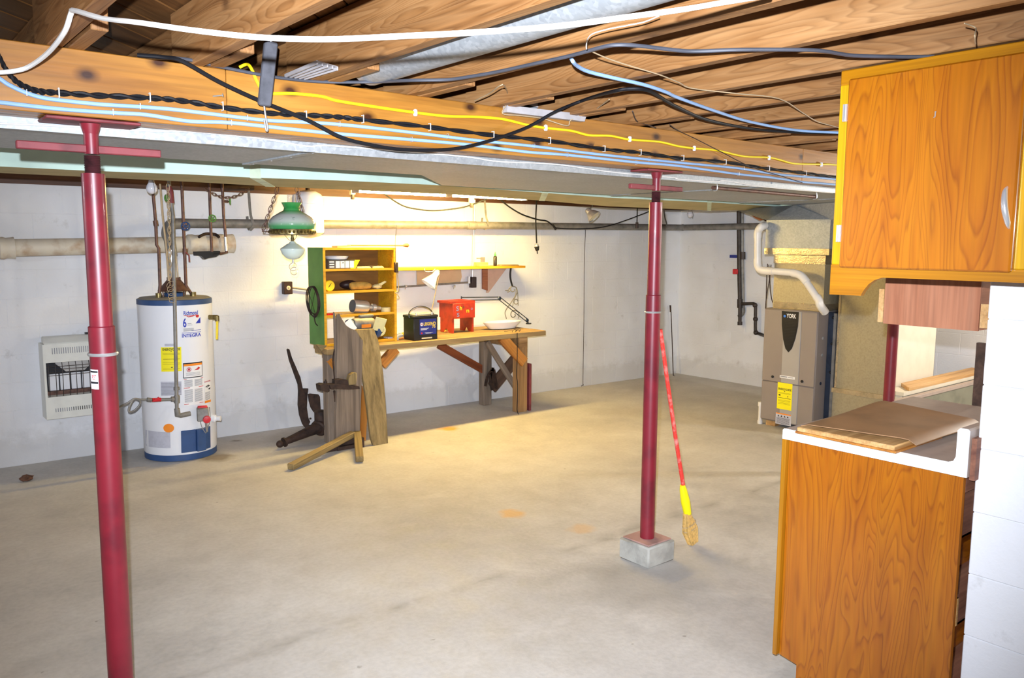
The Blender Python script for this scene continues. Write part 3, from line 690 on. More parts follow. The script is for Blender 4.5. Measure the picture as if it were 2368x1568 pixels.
b.add([f(.1, .84), f(.35, .74), f(.6, .76), f(.9, .86), f(.6, .79), f(.35, .77)], [(0, 1, 2, 5), (5, 2, 3, 4)])
for k in range(8): b.add([f(.82, .76), f(.82+.09*math.cos(k*.785), .76+.055*math.sin(k*.785)), f(.82+.09*math.cos((k+1)*.785), .76+.055*math.sin((k+1)*.785))], [(0, 1, 2)])
b.mat(2)
for k in range(4): rectf(b, f, .08, .62, .24+k*.03, .255+k*.03, 3)
rectf(b, f, .3, .5, .5, .52, 2); rectf(b, f, .3, .55, .45, .465, 2)
b.build('label_print', [M['blueink'], M['redink'], M['greyink']], L1)
L2, f = hpatch('energy_label', 372, 415, 793, 850, 'yellowpaper')
b = B(); text_on(b, 'ENERGYGUIDE', sub(f, .08, .86, .94, .96)); b.add([f(.46, .84), f(.54, .84), f(.5, .8)], [(0, 1, 2)])
rectf(b, f, .1, .92, .5, .515, 4); rectf(b, f, .48, .56, .16, .19, 1)
for v in (.74, .7, .36, .3, .1): rectf(b, f, .08, .92, v, v+.008, 4)
b.build('label_print', M['ink'], L2)
hpatch('small_label', 380, 404, 785, 791, 'greypaper')
L3, f = hpatch('warning_label', 418, 460, 832, 868, 'ink')
_, f = hpatch('label_sheet', 419.3, 458.7, 834.5, 866, 'paper', .0024, L3)
b = B(); rectf(b, f, 0, 1, .84, 1, 4); b.mat(1)
for k in range(12):
    a0, a1 = k*math.pi/6, (k+1)*math.pi/6
    b.add([f(.28+.13*math.cos(a0), .58+.17*math.sin(a0)), f(.28+.13*math.cos(a1), .58+.17*math.sin(a1)), f(.28+.1*math.cos(a1), .58+.13*math.sin(a1)), f(.28+.1*math.cos(a0), .58+.13*math.sin(a0))], [(0, 1, 2, 3)])
rectf(b, f, .23, .34, .5, .66); b.add([f(.55, .5), f(.8, .5), f(.9, .62), f(.8, .72), f(.72, .6)], [(0, 1, 2, 3, 4)]); b.mat(2)
for k in range(4): rectf(b, f, .12, .9, .1+k*.07, .12+k*.07, 4)
b.build('label_print', [M['orange'], M['redink'], M['greyink']], L3)
L4, f = hpatch('instruction_label', 418, 462, 869, 933, 'paper')
b = B()
for v0, n in ((.7, 7), (.12, 13)):
    for k in range(n):
        rectf(b, f, .05, .45, v0+k*.037, v0+.018+k*.037, 2); rectf(b, f, .55, .94, v0+k*.037, v0+.018+k*.037, 2)
b.mat(1); rectf(b, f, .02, .16, .96, .98, 2); rectf(b, f, .86, .98, .96, .98, 2); rectf(b, f, .02, .32, .645, .665, 2); rectf(b, f, .75, .98, .645, .665, 2); rectf(b, f, .02, .25, .04, .06, 2); rectf(b, f, .78, .98, .04, .06, 2)
b.build('label_print', [M['greyink'], M['redink']], L4)
L5, f = hpatch('warning_label', 464, 478, 880, 934, 'paper')
b = B(); rectf(b, f, 0, 1, 0, .1, 2); b.mat(1); text_on(b, 'DANGER', sub(f, .02, .92, .98, .99)); b.mat(2)
b.add([f(.1, .72), f(.6, .8), f(.9, .74), f(.5, .68)], [(0, 1, 2, 3)]); b.add([f(.5, .6), f(.95, .66), f(.9, .56)], [(0, 1, 2)]); b.mat(3)
for k in range(8): rectf(b, f, .08, .9, .14+k*.045, .16+k*.045, 2)
b.build('label_print', [M['orange'], M['redink'], M['ink'], M['greyink']], L5)
_, f = hpatch('grey_label', 370, 414, 874, 907, 'greypaper')
b = B()
for k in range(9): rectf(b, f, .03, .97, .06+k*.1, .1+k*.1, 4)
b.build('label_print', M['greyink'], _)
_, f = hpatch('grey_label', 334, 388, 993, 1032, 'greypaper')
b = B()
for k in range(2, 26):
    a0, a1 = (k-2)*math.pi/12, (k-1)*math.pi/12
    g = lambda a, q: hp(385+11.5*math.cos(a)*q, 984-10.5*math.sin(a)*q, HR+.0016)
    b.add([g(a0, 1), g(a1, 1), g(0, 0)], [(0, 1, 2)])
b.build('round_sticker', M['orange'], wh)
# burner cover, gas control, valves
f = lambda u, v, r: hp(411+(474-411)*u, 1045+(992-1045)*v, HR+r)
b = B()
for (u0, u1, rr_) in ((0, .5, .010), (.5, .78, .035), (.78, 1.0, .012)):
    ps = [f(u0, 0, 0), f(u1, 0, 0), f(u1, 0, rr_), f(u0, 0, rr_), f(u0, 1, 0), f(u1, 1, 0), f(u1, 1, rr_), f(u0, 1, rr_)]
    b.hexa(ps)
b.build('burner_cover', M['bluetrim'], wh, smooth=False, bevel=.003)
gc = hp(451, 955, HR+.05)
gv = B().bar(gc+V((0, 0, -.05)), gc+V((0, 0, .05)), .085, .075, up=vd).build('gas_control', M['graypipe'], wh, bevel=.006)
kc = hp(452, 966, HR+.095)
B().lathe([(.028, 0), (.030, .008), (.026, .026), (.01, .028)], kc, 14, axis=-vd).build('control_knob', M['redplastic'], gv)
B().bar(gc+V((0, 0, .055))-vr*.035, gc+V((0, 0, .055))+vr*.035, .035, .018).build('control_switch', M['redplastic'], gv, bevel=.004)
B().tube([gc+V((0, 0, -.05))+vr*.02, gc+V((0, 0, -.14))+vr*.025], .009, 8).tube(smoothpts([gc+V((0, 0, -.05))-vr*.02, gc+V((0, 0, -.1))-vr*.01, gc+V((0, 0, -.15))+vr*.015]), .003, 5).tube(smoothpts([gc+V((0, 0, .05))+vr*.05, gc+V((0, 0, -.05))+vr*.05, gc+V((0, 0, -.15))+vr*.02]), .003, 5).build('burner_tubes', M['graypipe'], gv)
dv = hp(484, 977, HR+.02)
B().lathe([(.03, 0), (.03, .03), (.018, .04), (.022, .07)], dv-vr*.03, 14, axis=vr-vd*.4).build('drain_valve', M['whitepaint'], wh)
rv = hp(478, 730, HR)
b = B().tube([rv+V((0, 0, 0)), rv+vr*.06-vd*.03], .02, 10).tube([rv+vr*.055-vd*.03+V((0, 0, .012)), rv+vr*.055-vd*.03-V((0, 0, .03))], .016, 10); rel = b.build('relief_valve', M['brass'], wh)
B().tube([rv+vr*.055-vd*.03-V((0, 0, .025)), rv+vr*.048-vd*.03-V((0, 0, .17))], .009, 8).build('discharge_tube', M['yellowcable'], rel)
# draft hood
hc = HC+V((0, 0, HH))
B().lathe([(.07, 0), (.075, .03), (.055, .035)], hc, 20).build('flue_collar', M['bluetrim'], wh)
b = B().lathe([(.115, .045), (.118, .05), (.05, .13), (.05, .15)], hc, 24, cap=False)
for k in range(4):
    a = k*math.pi/2+.4; b.tube([hc+V((.1*math.cos(a), .1*math.sin(a), 0)), hc+V((.105*math.cos(a), .105*math.sin(a), .05))], .005, 5)
b.build('draft_hood', M['copper'], wh)
# flue pipe up to the wall pipe
fp_ = thing('flue_pipe', 'shiny metal flue rising from the water heater draft hood to the wall pipe', 'pipe', hc+V((0, 0, .15)))
e1 = U(388, 545, 'y', 6.58)
B().tube(smoothpts([hc+V((0, 0, .14)), hc+V((-.01, 0, .35)), U(397, 590, 'y', 6.54)], 4), .038, 16).build('vertical_pipe', M['steel'], fp_)
B().tube(smoothpts([U(397, 592, 'y', 6.54), U(392, 555, 'y', 6.57), U(386, 540, 'y', 6.60), U(394, 520, 'y', 6.63), U(420, 517, 'y', 6.66)], 4), [.042]*17, 16).build('elbow', M['graypipe'], fp_)
# grey vent pipe along both walls
vp = thing('wall_drain_pipe', 'long grey pipe hung high along the back wall and round the corner', 'pipe', (5, 6.65, 1.8))
wpt = [U(408, 516, 'w', .13), U(1090, 521, 'w', .13)]
v1 = U(1120, 521, 'w', .13); crn = V((RX-.12, wally(RX)-.13, v1.z+.02))
B().tube([wpt[0], wpt[1]], .037, 16).build('pipe_section', M['graypipe'], vp)
B().tube([wpt[1], crn], .037, 16).build('pipe_section', M['graypipe'], vp)
B().tube([crn, V((RX-.12, 4.6, crn.z+.01))], .037, 16).build('pipe_section', M['graypipe'], vp)
B().tube([wpt[1]-V((.05, 0, 0)), wpt[1]+V((.05, 0, .0))], .042, 16).build('coupling', M['graypipe'], vp)
B().sphere(crn, .042, 14, 8).build('elbow', M['graypipe'], vp)
for px, t in ((577, 430), (1120, 462), (1533, 490)):
    c = U(px, 520, 'w', .13); 
    pts = [V((c.x, c.y-.005, 2.08)), V((c.x, c.y-.03, c.z+.08)), V((c.x+.02, c.y-.042, c.z)), V((c.x, c.y, c.z-.043)), V((c.x, c.y+.04, c.z)), V((c.x-.01, c.y+.02, c.z+.07))]
    b = B(); sp = smoothpts(pts, 3)
    for i in range(len(sp)-1): b.bar(sp[i], sp[i+1], .022, .003, up=(0, 1, 0))
    b.build('strap_hanger', M['graypipe'], vp, smooth=False)
# cream cast iron pipe
cp = thing('cream_soil_pipe', 'thick cream painted soil pipe with bell joints along the wall above the water heater', 'pipe', (1.5, 6.65, 1.65))
a0, a1 = U(-300, 580, 'w', .14), U(528, 563, 'w', .14)
dr = (a1-a0).normalized()
def onp(px): return U(px, 574-px*.0205, 'w', .14)
for s0, s1 in ((-300, 12), (12, 440), (440, 505)):
    B().tube([onp(s0), onp(s1)], .062, 24).build('pipe_section', M['castiron'], cp)
for px, ww in ((14, .05), (452, .07), (520, .065)):
    c = onp(px); B().lathe([(.066, -ww), (.078, -ww*.8), (.079, -ww*.3), (.072, 0), (.075, ww*.6), (.078, ww), (.06, ww+.004)], c, 24, axis=dr).build('bell_joint', M['castiron'], cp)
c = onp(537); B().lathe([(.07, -.03), (.07, .0), (.055, .012)], c, 20, axis=dr).build('end_cap', M['brass'], cp)
# water pipes with valves
def TOP(p, z=2.42): return V((p.x, p.y, z))
def vpipe(name, label, pts, r, m, extra=None, group=None):
    t = thing(name, label, 'pipe', pts[-1], group); B().tube(pts, r, 10).build('pipe_run', M[m], t); return t
def wheel(parent, c, m, r=.026, ax=(-.5, -1, .1)):
    b = B().torus(c, r, .005, axis=ax, seg=14); axv = V(ax).normalized(); a = axv.orthogonal().normalized(); q = axv.cross(a)
    for k in range(3):
        d = a*math.cos(k*1.047)+q*math.sin(k*1.047); b.tube([c-d*r, c+d*r], .0035, 5)
    b.tube([c, c-axv*.05], .006, 6).sphere(c, .008, 8, 5)
    return b.build('valve_wheel', M[m], parent)
yp = 6.45
t = vpipe('copper_pipe', 'copper pipe with an offset bend, left one entering the water heater top', [TOP(U(352, 425, 'y', yp)), U(352, 425, 'y', yp), U(360, 515, 'y', yp), U(362, 566, 'y', yp), U(367, 574, 'y', yp), U(370, 660, 'y', yp), V((HC.x-.13, yp, HH))], .0115, 'copper', group='water pipes by the heater')
B().cyl(V((HC.x-.13, yp, HH)), V((HC.x-.13, yp, HH+.035)), .022).build('union_nut', M['brass'], t)
B().cyl(U(359, 510, 'y', yp), U(361, 522, 'y', yp), .018, None, 10).build('fitting', M['copper'], t)
t = vpipe('copper_pipe', 'copper pipe with a blue valve wheel, right one entering the water heater top', [TOP(U(420, 420, 'y', yp)), U(420, 420, 'y', yp), U(424, 515, 'y', yp), U(427, 590, 'y', yp), U(430, 660, 'y', yp), V((HC.x+.125, yp, HH))], .0115, 'copper', group='water pipes by the heater')
wheel(t, U(429, 523, 'y', yp-.05), 'bluetrim', .03)
B().cyl(V((HC.x+.125, yp, HH)), V((HC.x+.125, yp, HH+.035)), .022).build('union_nut', M['brass'], t)
B().cyl(U(426, 515, 'y', yp), U(426, 532, 'y', yp), .019, None, 10).cyl(U(428, 575, 'y', yp), U(428, 588, 'y', yp), .019, None, 10).build('valve_body', M['copper'], t)
B().tube([U(429, 584, 'y', yp-.02), U(437, 590, 'y', yp-.02), U(438, 606, 'y', yp-.02)], .006, 6).build('lever', M['redplate'], t)
t = vpipe('copper_pipe', 'thin copper pipe with a green valve wheel crossing the grey wall pipe', [TOP(U(484, 428, 'y', 6.5)), U(484, 428, 'y', 6.5), U(487, 520, 'y', 6.5), U(490, 582, 'y', 6.5)], .011, 'copper', group='water pipes by the heater')
wheel(t, U(491, 505, 'y', 6.45), 'green', .026)
t = vpipe('copper_pipe', 'thin copper pipe with silver lower end and a green valve wheel near the ceiling', [TOP(U(514, 430, 'y', 6.5)), U(514, 430, 'y', 6.5), U(517, 500, 'y', 6.5), U(522, 550, 'y', 6.5), U(524, 584, 'y', 6.5), U(508, 587, 'y', 6.5)], .011, 'copper', group='water pipes by the heater')
wheel(t, U(532, 466, 'y', 6.5), 'green', .024, (1, -.3, 0)); B().cyl(U(516, 465, 'y', 6.5), U(528, 466, 'y', 6.5), .01, None, 8).build('valve_body', M['copper'], t)
B().cyl(U(521, 548, 'y', 6.5), U(523.5, 580, 'y', 6.5), .0125, None, 10).build('silver_paint', M['steel'], t)
# dark junk strapped under the cream pipe
jk = thing('black_meter_bracket', 'black rag like bracket strapped under the cream pipe end', 'bracket', U(480, 585, 'y', 6.58))
b = B().prism([U(*p, 'y', 6.56) for p in ((452, 582), (508, 580), (511, 586), (500, 594), (482, 597), (474, 600), (466, 592), (453, 591))], (0, .06, 0)); b.build('bracket_body', M['black'], jk, smooth=False)
B().tube(smoothpts([U(460, 548, 'y', 6.60), U(475, 541, 'y', 6.64), U(497, 542, 'y', 6.64), U(506, 548, 'y', 6.6)], 4), .012, 8).build('strap_top', M['darkiron'], jk)
# gas pipe in front of the heater
gp = thing('gas_pipe', 'grey iron gas pipe standing in front of the water heater with red shutoff valve', 'pipe', hp(408, 960, HR+.05))
def gpt(px, py, y=6.14): return U(px, py, 'y', y)
B().tube([TOP(gpt(391, 428)), gpt(391, 428), gpt(400, 500), gpt(403, 660), gpt(406, 800), gpt(409, 955)], .0135, 12).build('pipe_run', M['graypipe'], gp)
B().tube([gpt(388, 432), gpt(393, 440), gpt(396, 470)], .022, 10).build('wrapped_section', M['redplate'], gp)
wheel(gp, gpt(385, 458, 6.12), 'green', .022, (-1, -.3, 0))
B().tube([gpt(409, 945), gpt(411, 960), gpt(417, 961), gpt(440, 956)], [.02, .022, .018, .018], 10).build('elbow', M['graypipe'], gp)
B().tube([gpt(408, 895), gpt(408.5, 902)], .021, 10).tube([gpt(409, 915), gpt(409, 932)], .021, 10).build('fitting', M['graypipe'], gp)
B().tube([gpt(408, 923), gpt(372, 924)], .012, 10).tube([gpt(402, 923), gpt(396, 923)], .02, 10).tube([gpt(350, 925), gpt(340, 924)], .016, 10).build('branch_pipe', M['graypipe'], gp)
B().tube([gpt(372, 924), gpt(352, 925)], .015, 10).bar(gpt(368, 919, 6.12), gpt(354, 927, 6.12), .02, .008).build('shutoff_valve', M['redplastic'], gp)
B().tube(smoothpts([gpt(342, 924), gpt(325, 924), gpt(310, 923), gpt(300, 938), gpt(298, 952), gpt(310, 950), gpt(322, 938), gpt(324, 928), gpt(312, 922), gpt(295, 932), gpt(270, 944)], 4), .0075, 8).build('coiled_tube', M['graypipe'], gp)
# chain, wires and string hanging on the gas pipe
ch = thing('hanging_chain', 'dull tan chain and loose wire hanging beside the gas pipe', 'chain', U(390, 520, 'y', 6.1))
b = B(); chain(b, U(388, 428, 'y', 6.1), U(391, 500, 'y', 6.1), 7, .06, .022, .003); chain(b, U(391, 500, 'y', 6.1), U(393, 655, 'y', 6.1), 12, .065, .02, .003); b.build('chain_links', M['tanwire'], ch)
B().tube(smoothpts([U(370, 425, 'y', 6.1), U(376, 500, 'y', 6.1), U(384, 570, 'y', 6.1), U(390, 650, 'y', 6.1)], 5), .007, 6).build('loose_cord', M['tanwire'], ch)
b = B()
for k in range(5): b.torus(U(394+k*1.2, 658+k*9, 'y', 6.08), .03-.002*k, .002, axis=(.3, 1, .2*k-.4), seg=16, sr=5, sq=.6+.1*k)
b.build('wire_coil', M['tanwire'], ch)
ch2 = thing('hanging_chain', 'rusty chain swagged along the wall top above the grey pipe', 'chain', U(540, 450, 'y', 6.5))
b = B(); chain(b, U(475, 436, 'y', 6.45), U(575, 436, 'y', 6.45), 13, .045, .02, .0028, .07); b.build('chain_links', M['copper'], ch2)
dk = thing('dark_bundle', 'dark cylindrical bundle lying on the wall top above the chain', 'bundle', U(545, 433, 'y', 6.72))
B().tube([U(512, 433, 'y', 6.74), U(585, 432, 'y', 6.74)], .03, 12).build('bundle_body', M['darkiron'], dk)
# bulbs
def bulb(label, px, py, y, r=.032):
    c = U(px, py, 'y', y); t = thing('light_bulb', label, 'bulb', c, 'bare bulbs not lit')
    B().lathe([(.004, -r), (r*.55, -r*.84), (r*.9, -r*.45), (r, 0), (r*.88, r*.5), (r*.6, r*.95), (r*.45, r*1.5)], c, 20).build('glass_globe', M['smoke'], t)
    B().lathe([(r*.5, r*1.45), (r*.55, r*1.5), (r*.55, r*2.3), (r*.9, r*2.4), (r*.9, r*3.6), (.012, r*3.7), (.012, 2.42-c.z)], c, 14).build('socket', M['black'], t)
    B().tube([c+V((.004, -.006, r*2)), c+V((.006, -r-.004, 0)), c+V((.004, -r*.9, -r*1.3))], .0014, 5).build('pull_string', M['ink'], t)
    return t
bulb('bare unlit bulb above the copper pipe at the left', 351, 436, 5.75, .036)
bulb('bare unlit bulb with pull string high near the right hand corner', 1596, 496, 6.0, .036)
# ------------------------------------------------------------------ wall heater
g = thing('wall_heater', 'cream wall mounted gas heater with wire guard, partly behind the left red post', 'heater', (1.1, 6.75, .6))
yF = 6.70
def hq(px, py, y=yF): return U(px, py, 'y', y)
x0 = hq(104, 900).x; x1 = x0+.46; z0 = hq(104, 972).z; z1 = hq(104, 797).z; yB = wally(x0)-.004
rx0, rx1 = hq(101, 850).x+.015, x1-.055
rz0, rz1 = hq(110, 920).z, hq(110, 840).z
b = B().box(x0, rx0, yF, yB, z0, z1).box(rx1, x1, yF, yB, z0, z1).box(rx0, rx1, yF, yB, z0, rz0).box(rx0, rx1, yF, yB, rz1, z1).box(rx0, rx1, yB-.012, yB, rz0, rz1)
cas = b.build('casing', M['cream'], g, smooth=False)
B().hexa([(x0+.005, yF+.002, z1), (x1-.005, yF+.002, z1), (x1-.02, yB, z1), (x0+.02, yB, z1), (x0+.02, yF+.06, z1+.045), (x1-.02, yF+.06, z1+.045), (x1-.02, yB, z1+.045), (x0+.02, yB, z1+.045)]).build('top_hood', M['cream'], g, bevel=.008)
B().box(rx0+.003, rx1-.003, yB-.02, yB-.013, rz0+.002, rz1-.002).build('dark_liner', M['dark'], g)
for k in range(4):
    xx = rx0+.03+k*.075
    B().box(xx, xx+.066, yB-.055, yB-.035, rz0+.03, rz0+.155).build('ceramic_plaque', M['whitepaint'], g, bevel=.003)
B().prism([(rx0+.06, yB-.06, rz1-.005), (rx1-.03, yB-.06, rz1-.005), (rx1-.12, yB-.06, rz0+.165), (rx0+.15, yB-.06, rz0+.165)], (0, .02, 0)).build('reflector', M['steel'], g, smooth=False)
B().box(rx0, rx1, yB-.07, yB-.03, rz0, rz0+.028).build('burner_bar', M['copper'], g, smooth=False)
for k in range(9):
    xx = rx0+.015+k*(rx1-rx0-.03)/8
    B().tube([(xx, yF+.01, rz0), (xx, yF-.004, rz0+.05), (xx, yF-.004, rz1-.03), (xx, yF+.01, rz1)], .0026, 5).build('guard_wire', M['blackpipe'], g)
for k in range(4):
    zz = rz1-.03-k*.022
    B().tube([(rx0, yF, zz), (rx1, yF, zz)], .0022, 5).build('guard_wire', M['blackpipe'], g)
for k in range(24):
    xx = x0+.06+k*.0148
    if xx > x1-.05: break
    B().box(xx, xx+.005, yF-.001, yF+.002, z1-.075, z1-.03).build('vent_slot', M['greyink'] if k < 20 else M['dark'], g, smooth=False)
    B().box(xx, xx+.005, yF-.001, yF+.002, z0+.05, z0+.078).build('vent_slot', M['greyink'] if k < 8 else M['dark'], g, smooth=False)
B().box(x0+.31, x0+.34, yB-.05, yB-.02, z1+.045, z1+.06).build('control_button', M['black'], g)
# ------------------------------------------------------------------ hanging lamp
ly = 5.45; lc = U(676, 542, 'y', ly); pxm = lambda px: px*(FW.dot(lc-EYE))/FPX
hl = thing('hanging_lamp', 'green and white glass hanging oil style lamp on chains before the white tank', 'lamp', lc)
rr_ = pxm(54)
def zz(py): return U(676, py, 'y', ly).z-lc.z
B().lathe([(pxm(48), zz(531)), (pxm(51), zz(530)), (rr_, zz(520)), (pxm(53), zz(513)), (pxm(44), zz(502)), (pxm(30), zz(493)), (pxm(19), zz(487)), (pxm(17), zz(481)), (pxm(23), zz(469)), (pxm(22), zz(468.5)), (pxm(15), zz(481))], lc, 36, cap=False).build('glass_shade', M['greenglass'], hl)
b = B(); b.lathe([(pxm(51), zz(530)), (pxm(51.5), zz(531)), (pxm(51), zz(542)), (pxm(49), zz(543))], lc, 36, cap=False)
for k in range(36):
    a = k*math.pi/18; b.sphere(lc+V((pxm(51.5)*math.cos(a), pxm(51.5)*math.sin(a), zz(536.5))), pxm(3.6), 6, 4)
b.build('filigree_band', M['brass'], hl)
B().lathe([(pxm(9), zz(468)), (pxm(9.5), zz(450)), (pxm(8.8), zz(450)), (pxm(8.3), zz(470))], lc, 20, cap=False).build('glass_chimney', M['glass'], hl)
B().lathe([(pxm(4), zz(565)), (pxm(3), zz(556)), (pxm(4.5), zz(553)), (pxm(2.5), zz(545)), (pxm(3), zz(530))], lc, 14).build('stem', M['brass'], hl)
B().lathe([(pxm(7), zz(600)), (pxm(15), zz(597)), (pxm(24), zz(588)), (pxm(28.5), zz(577)), (pxm(28), zz(575)), (pxm(12), zz(564)), (pxm(9), zz(563)), (pxm(5), zz(558))], lc, 30).build('oil_font', M['milk'], hl)
B().cyl(lc+V((0, 0, zz(609))), lc+V((0, 0, zz(599))), pxm(2.5)).torus(lc+V((0, 0, zz(617))), pxm(9), pxm(.9), axis=FW).torus(lc+V((pxm(2), 0, zz(627))), pxm(9), pxm(.9), axis=FW+V((.3, 0, 0))).build('ring_pull', M['steel'], hl)
b = B()
for px0, py0, px1, py1 in ((700-58, 436, 609, 530), (686, 436, 710, 528)):
    chain(b, U(px0, py0, 'y', ly), U(px1, py1, 'y', ly), 9, .058, .024, .0028)
for px0, py0 in ((642, 436), (686, 436)):
    p_ = U(px0, py0, 'y', ly); chain(b, p_, TOP(p_), 4, .058, .024, .0028)
b.tube([U(608, 530, 'y', ly), U(606, 535, 'y', ly), U(622, 536, 'y', ly)], .003, 6)
b.build('lamp_chain', M['copper'], hl)
b = B().tube(smoothpts([lc+V((-pxm(20), 0, zz(542))), lc+V((-pxm(8), 0, zz(555))), lc+V((0, 0, zz(556)))]), .002, 5).tube(smoothpts([lc+V((pxm(12), 0, zz(542))), lc+V((pxm(6), 0, zz(554))), lc+V((0, 0, zz(556)))]), .002, 5); b.build('wire_arms', M['brass'], hl)
# expansion tank
ec = U(713, 500, 'y', 6.42); em = FW.dot(ec-EYE)/FPX
et = thing('expansion_tank', 'white domed expansion tank hanging behind the green hanging lamp', 'tank', ec)
B().lathe([(.02, -50*em), (22*em, -46*em), (34*em, -38*em), (35*em, -34*em), (35*em, 42*em), (30*em, 50*em), (18*em, 57*em), (5*em, 59*em)], ec, 32).build('tank_shell', M['whitepaint'], et)
B().cyl(ec+V((0, 0, 58*em)), TOP(ec), .018).build('pipe_stub', M['darkiron'], et)
B().torus(ec+V((0, 0, 28*em)), 35*em, .003, seg=32).build('seam_ring', M['whitepaint'], et)
# ------------------------------------------------------------------ fluorescent fixtures over the bench
tz = 2.078; ty = 6.0
def fixture(x0, x1, label):
    t = thing('fluorescent_fixture', label, 'light', ((x0+x1)/2, ty, tz), 'fluorescent lights over the bench')
    B().box(x0, x1, ty-.05, ty+.05, tz+.045, tz+.10).build('housing', M['whitepaint'], t, bevel=.006)
    for s in (-.03, .03):
        B().tube([(x0+.02, ty+s, tz), (x1-.02, ty+s, tz)], .017, 12).build('lit_tube', M['tube'], t)
    for x in (x0+.008, x1-.008): B().box(x-.008, x+.008, ty-.05, ty+.05, tz-.022, tz+.045).build('tube_socket', M['whitepaint'], t, bevel=.003)
    return t
fixture(3.24, 4.12, 'lit fluorescent fixture over the green bookshelf end of the bench')
fixture(4.16, 5.04, 'lit fluorescent fixture over the battery and red stool')
for px, py, lab in ((815, 450, 'small dark pull switch socket hanging left above the bench wall'), (1090, 470, 'small pale socket hanging right above the bench wall')):
    c = U(px, py, 'y', 6.2); t = thing('lamp_socket', lab, 'socket', c)
    B().box(c.x-.02, c.x+.02, c.y-.02, c.y+.02, c.z, c.z+.05).build('socket_base', M['ivory'], t, bevel=.004)
    B().lathe([(.012, -.04), (.016, -.035), (.016, 0)], c, 12).build('socket_shell', M['blackpipe'], t)
# ------------------------------------------------------------------ outlets and conduit
def outlet(label, px, py, w, h, off=.055):
    c = U(px, py, 'w', off); m = FW.dot(c-EYE)/FPX; t = thing('outlet_box', label, 'outlet', c)
    w *= m*.5*1.25; h *= m*.5
    B().box(c.x-w, c.x+w, c.y, wally(c.x)-.002, c.z-h, c.z+h).build('box', M['outlet'], t, bevel=.004)
    return t, c, w, h
t, c, w_, h_ = outlet('dark brown outlet box with a round ivory socket on the wall left of the bookshelf', 667, 666, 17, 29)
B().lathe([(.019, 0), (.019, .004), (.016, .006)], c, 16, axis=(0, -1, 0)).build('round_socket', M['ivory'], t)
B().box(c.x-.004, c.x-.0015, c.y-.008, c.y-.006, c.z-.006, c.z+.006).box(c.x+.0015, c.x+.004, c.y-.008, c.y-.006, c.z-.006, c.z+.006).build('slots', M['ink'], t)
B().tube([c+V((w_, .025, 0)), U(728, 672, 'w', .03)], .0095, 10).build('conduit', M['graypipe'], t)
t, c, w_, h_ = outlet('dark outlet box on the wall under the narrow shelf', 1097, 653, 11, 25)
B().tube([U(918, 664, 'w', .03), c+V((-w_, .03, .0))], .0095, 10).build('conduit', M['graypipe'], t)
B().tube([c+V((-.01, .02, h_)), U(1094, 600, 'w', .03), U(1098, 462, 'w', .03)], .0085, 10).build('riser_conduit', M['steel'], t)
B().tube([c+V((-.05, .025, -.01)), c+V((-.05, .025, .06))], .016, 10).build('connector', M['steel'], t)
for px in (938, 1050):
    q = U(px, 662, 'w', .03); B().tube([q+V((-.01, 0, 0)), q+V((.01, 0, 0))], .014, 10).tube([q, q+V((0, .01, -.03))], .006, 6).build('pipe_clip', M['steel'], t)
# ------------------------------------------------------------------ workbench
BZ = .80; BF = 5.975; BK = 6.66
bl = U(756, 803, 'y', BF).x; br = U(1263, 764, 'y', BF).x
wbn = thing('workbench', 'long rough wooden workbench with braced legs under the fluorescent lights', 'workbench', ((bl+br)/2, 6.3, 0))
n = 3; dw = (BK-BF)/n
blx = [bl, U(724, 790, 'y', BF+2*dw).x, U(730, 788, 'y', BK).x]
for i in range(n): board('top_plank', (blx[i], BF+dw*(i+.5), BZ-.024), (br-.015*i, BF+dw*(i+.5), BZ-.024), dw-.003, .048, M['benchtop'], wbn, bevel=.004)
def leg(px0, px1, py0, py1, y, m='benchleg', d=.09):
    a = U(px0, py1, 'y', y); c = U(px1, py1, 'y', y); x = (a.x+c.x)/2; w_ = abs(c.x-a.x)
    return board('leg', (x, y+d/2, .0), (x, y+d/2, BZ-.05), w_, d, M[m], wbn, up=(0, 1, 0), bevel=.004)
leg(1198, 1219, 780, 953, 6.04); leg(1119, 1137, 790, 933, 6.52, 'oldwood'); leg(760, 777, 805, 990, 6.05, 'oldwood'); 
board('leg', (3.42, 6.58, 0), (3.42, 6.58, BZ-.05), .08, .08, M['oldwood'], wbn, up=(0, 1, 0))
q = U(1223, 955, 'y', 6.06); board('red_side_board', (q.x+.005, 6.10, 0), (q.x+.005, 6.10, U(1223, 841, 'y', 6.06).z), .11, .028, M['redplate'], wbn, up=(1, 0, 0))
def brace(p0, p1, w_, m, y, t=.035, name='brace'):
    a = U(*p0, 'y', y); c = U(*p1, 'y', y); return board(name, a, c, w_, t, M[m], wbn, up=(0, 1, 0))
brace((1160, 780), (1212, 838), .10, 'orangewood', 6.035)
brace((1126, 790), (1204, 915), .055, 'oldwood', 6.28, .03)
brace((1205, 815), (1137, 897), .13, 'darkwood', 6.46, .03)
brace((1014, 797), (1122, 858), .075, 'redbrown', 6.56, .025)
brace((915, 806), (882, 843), .09, 'orangewood', 6.035)
brace((760, 832), (790, 872), .05, 'orangewood', 6.06, .025)
B().box(bl+.10, bl+.16, BF+.06, BF+.3, BZ-.11, BZ-.05).build('end_rail', M['benchleg'], wbn, smooth=False)
B().box(br-.32, br-.22, BF+.03, BK-.05, BZ-.15, BZ-.05).build('end_rail', M['benchleg'], wbn, smooth=False)
B().prism([U(*p, 'y', 6.0) for p in ((732, 797), (757, 799), (744, 812))], (0, .025, 0)).build('corner_gusset', M['tanwood'], wbn, smooth=False)
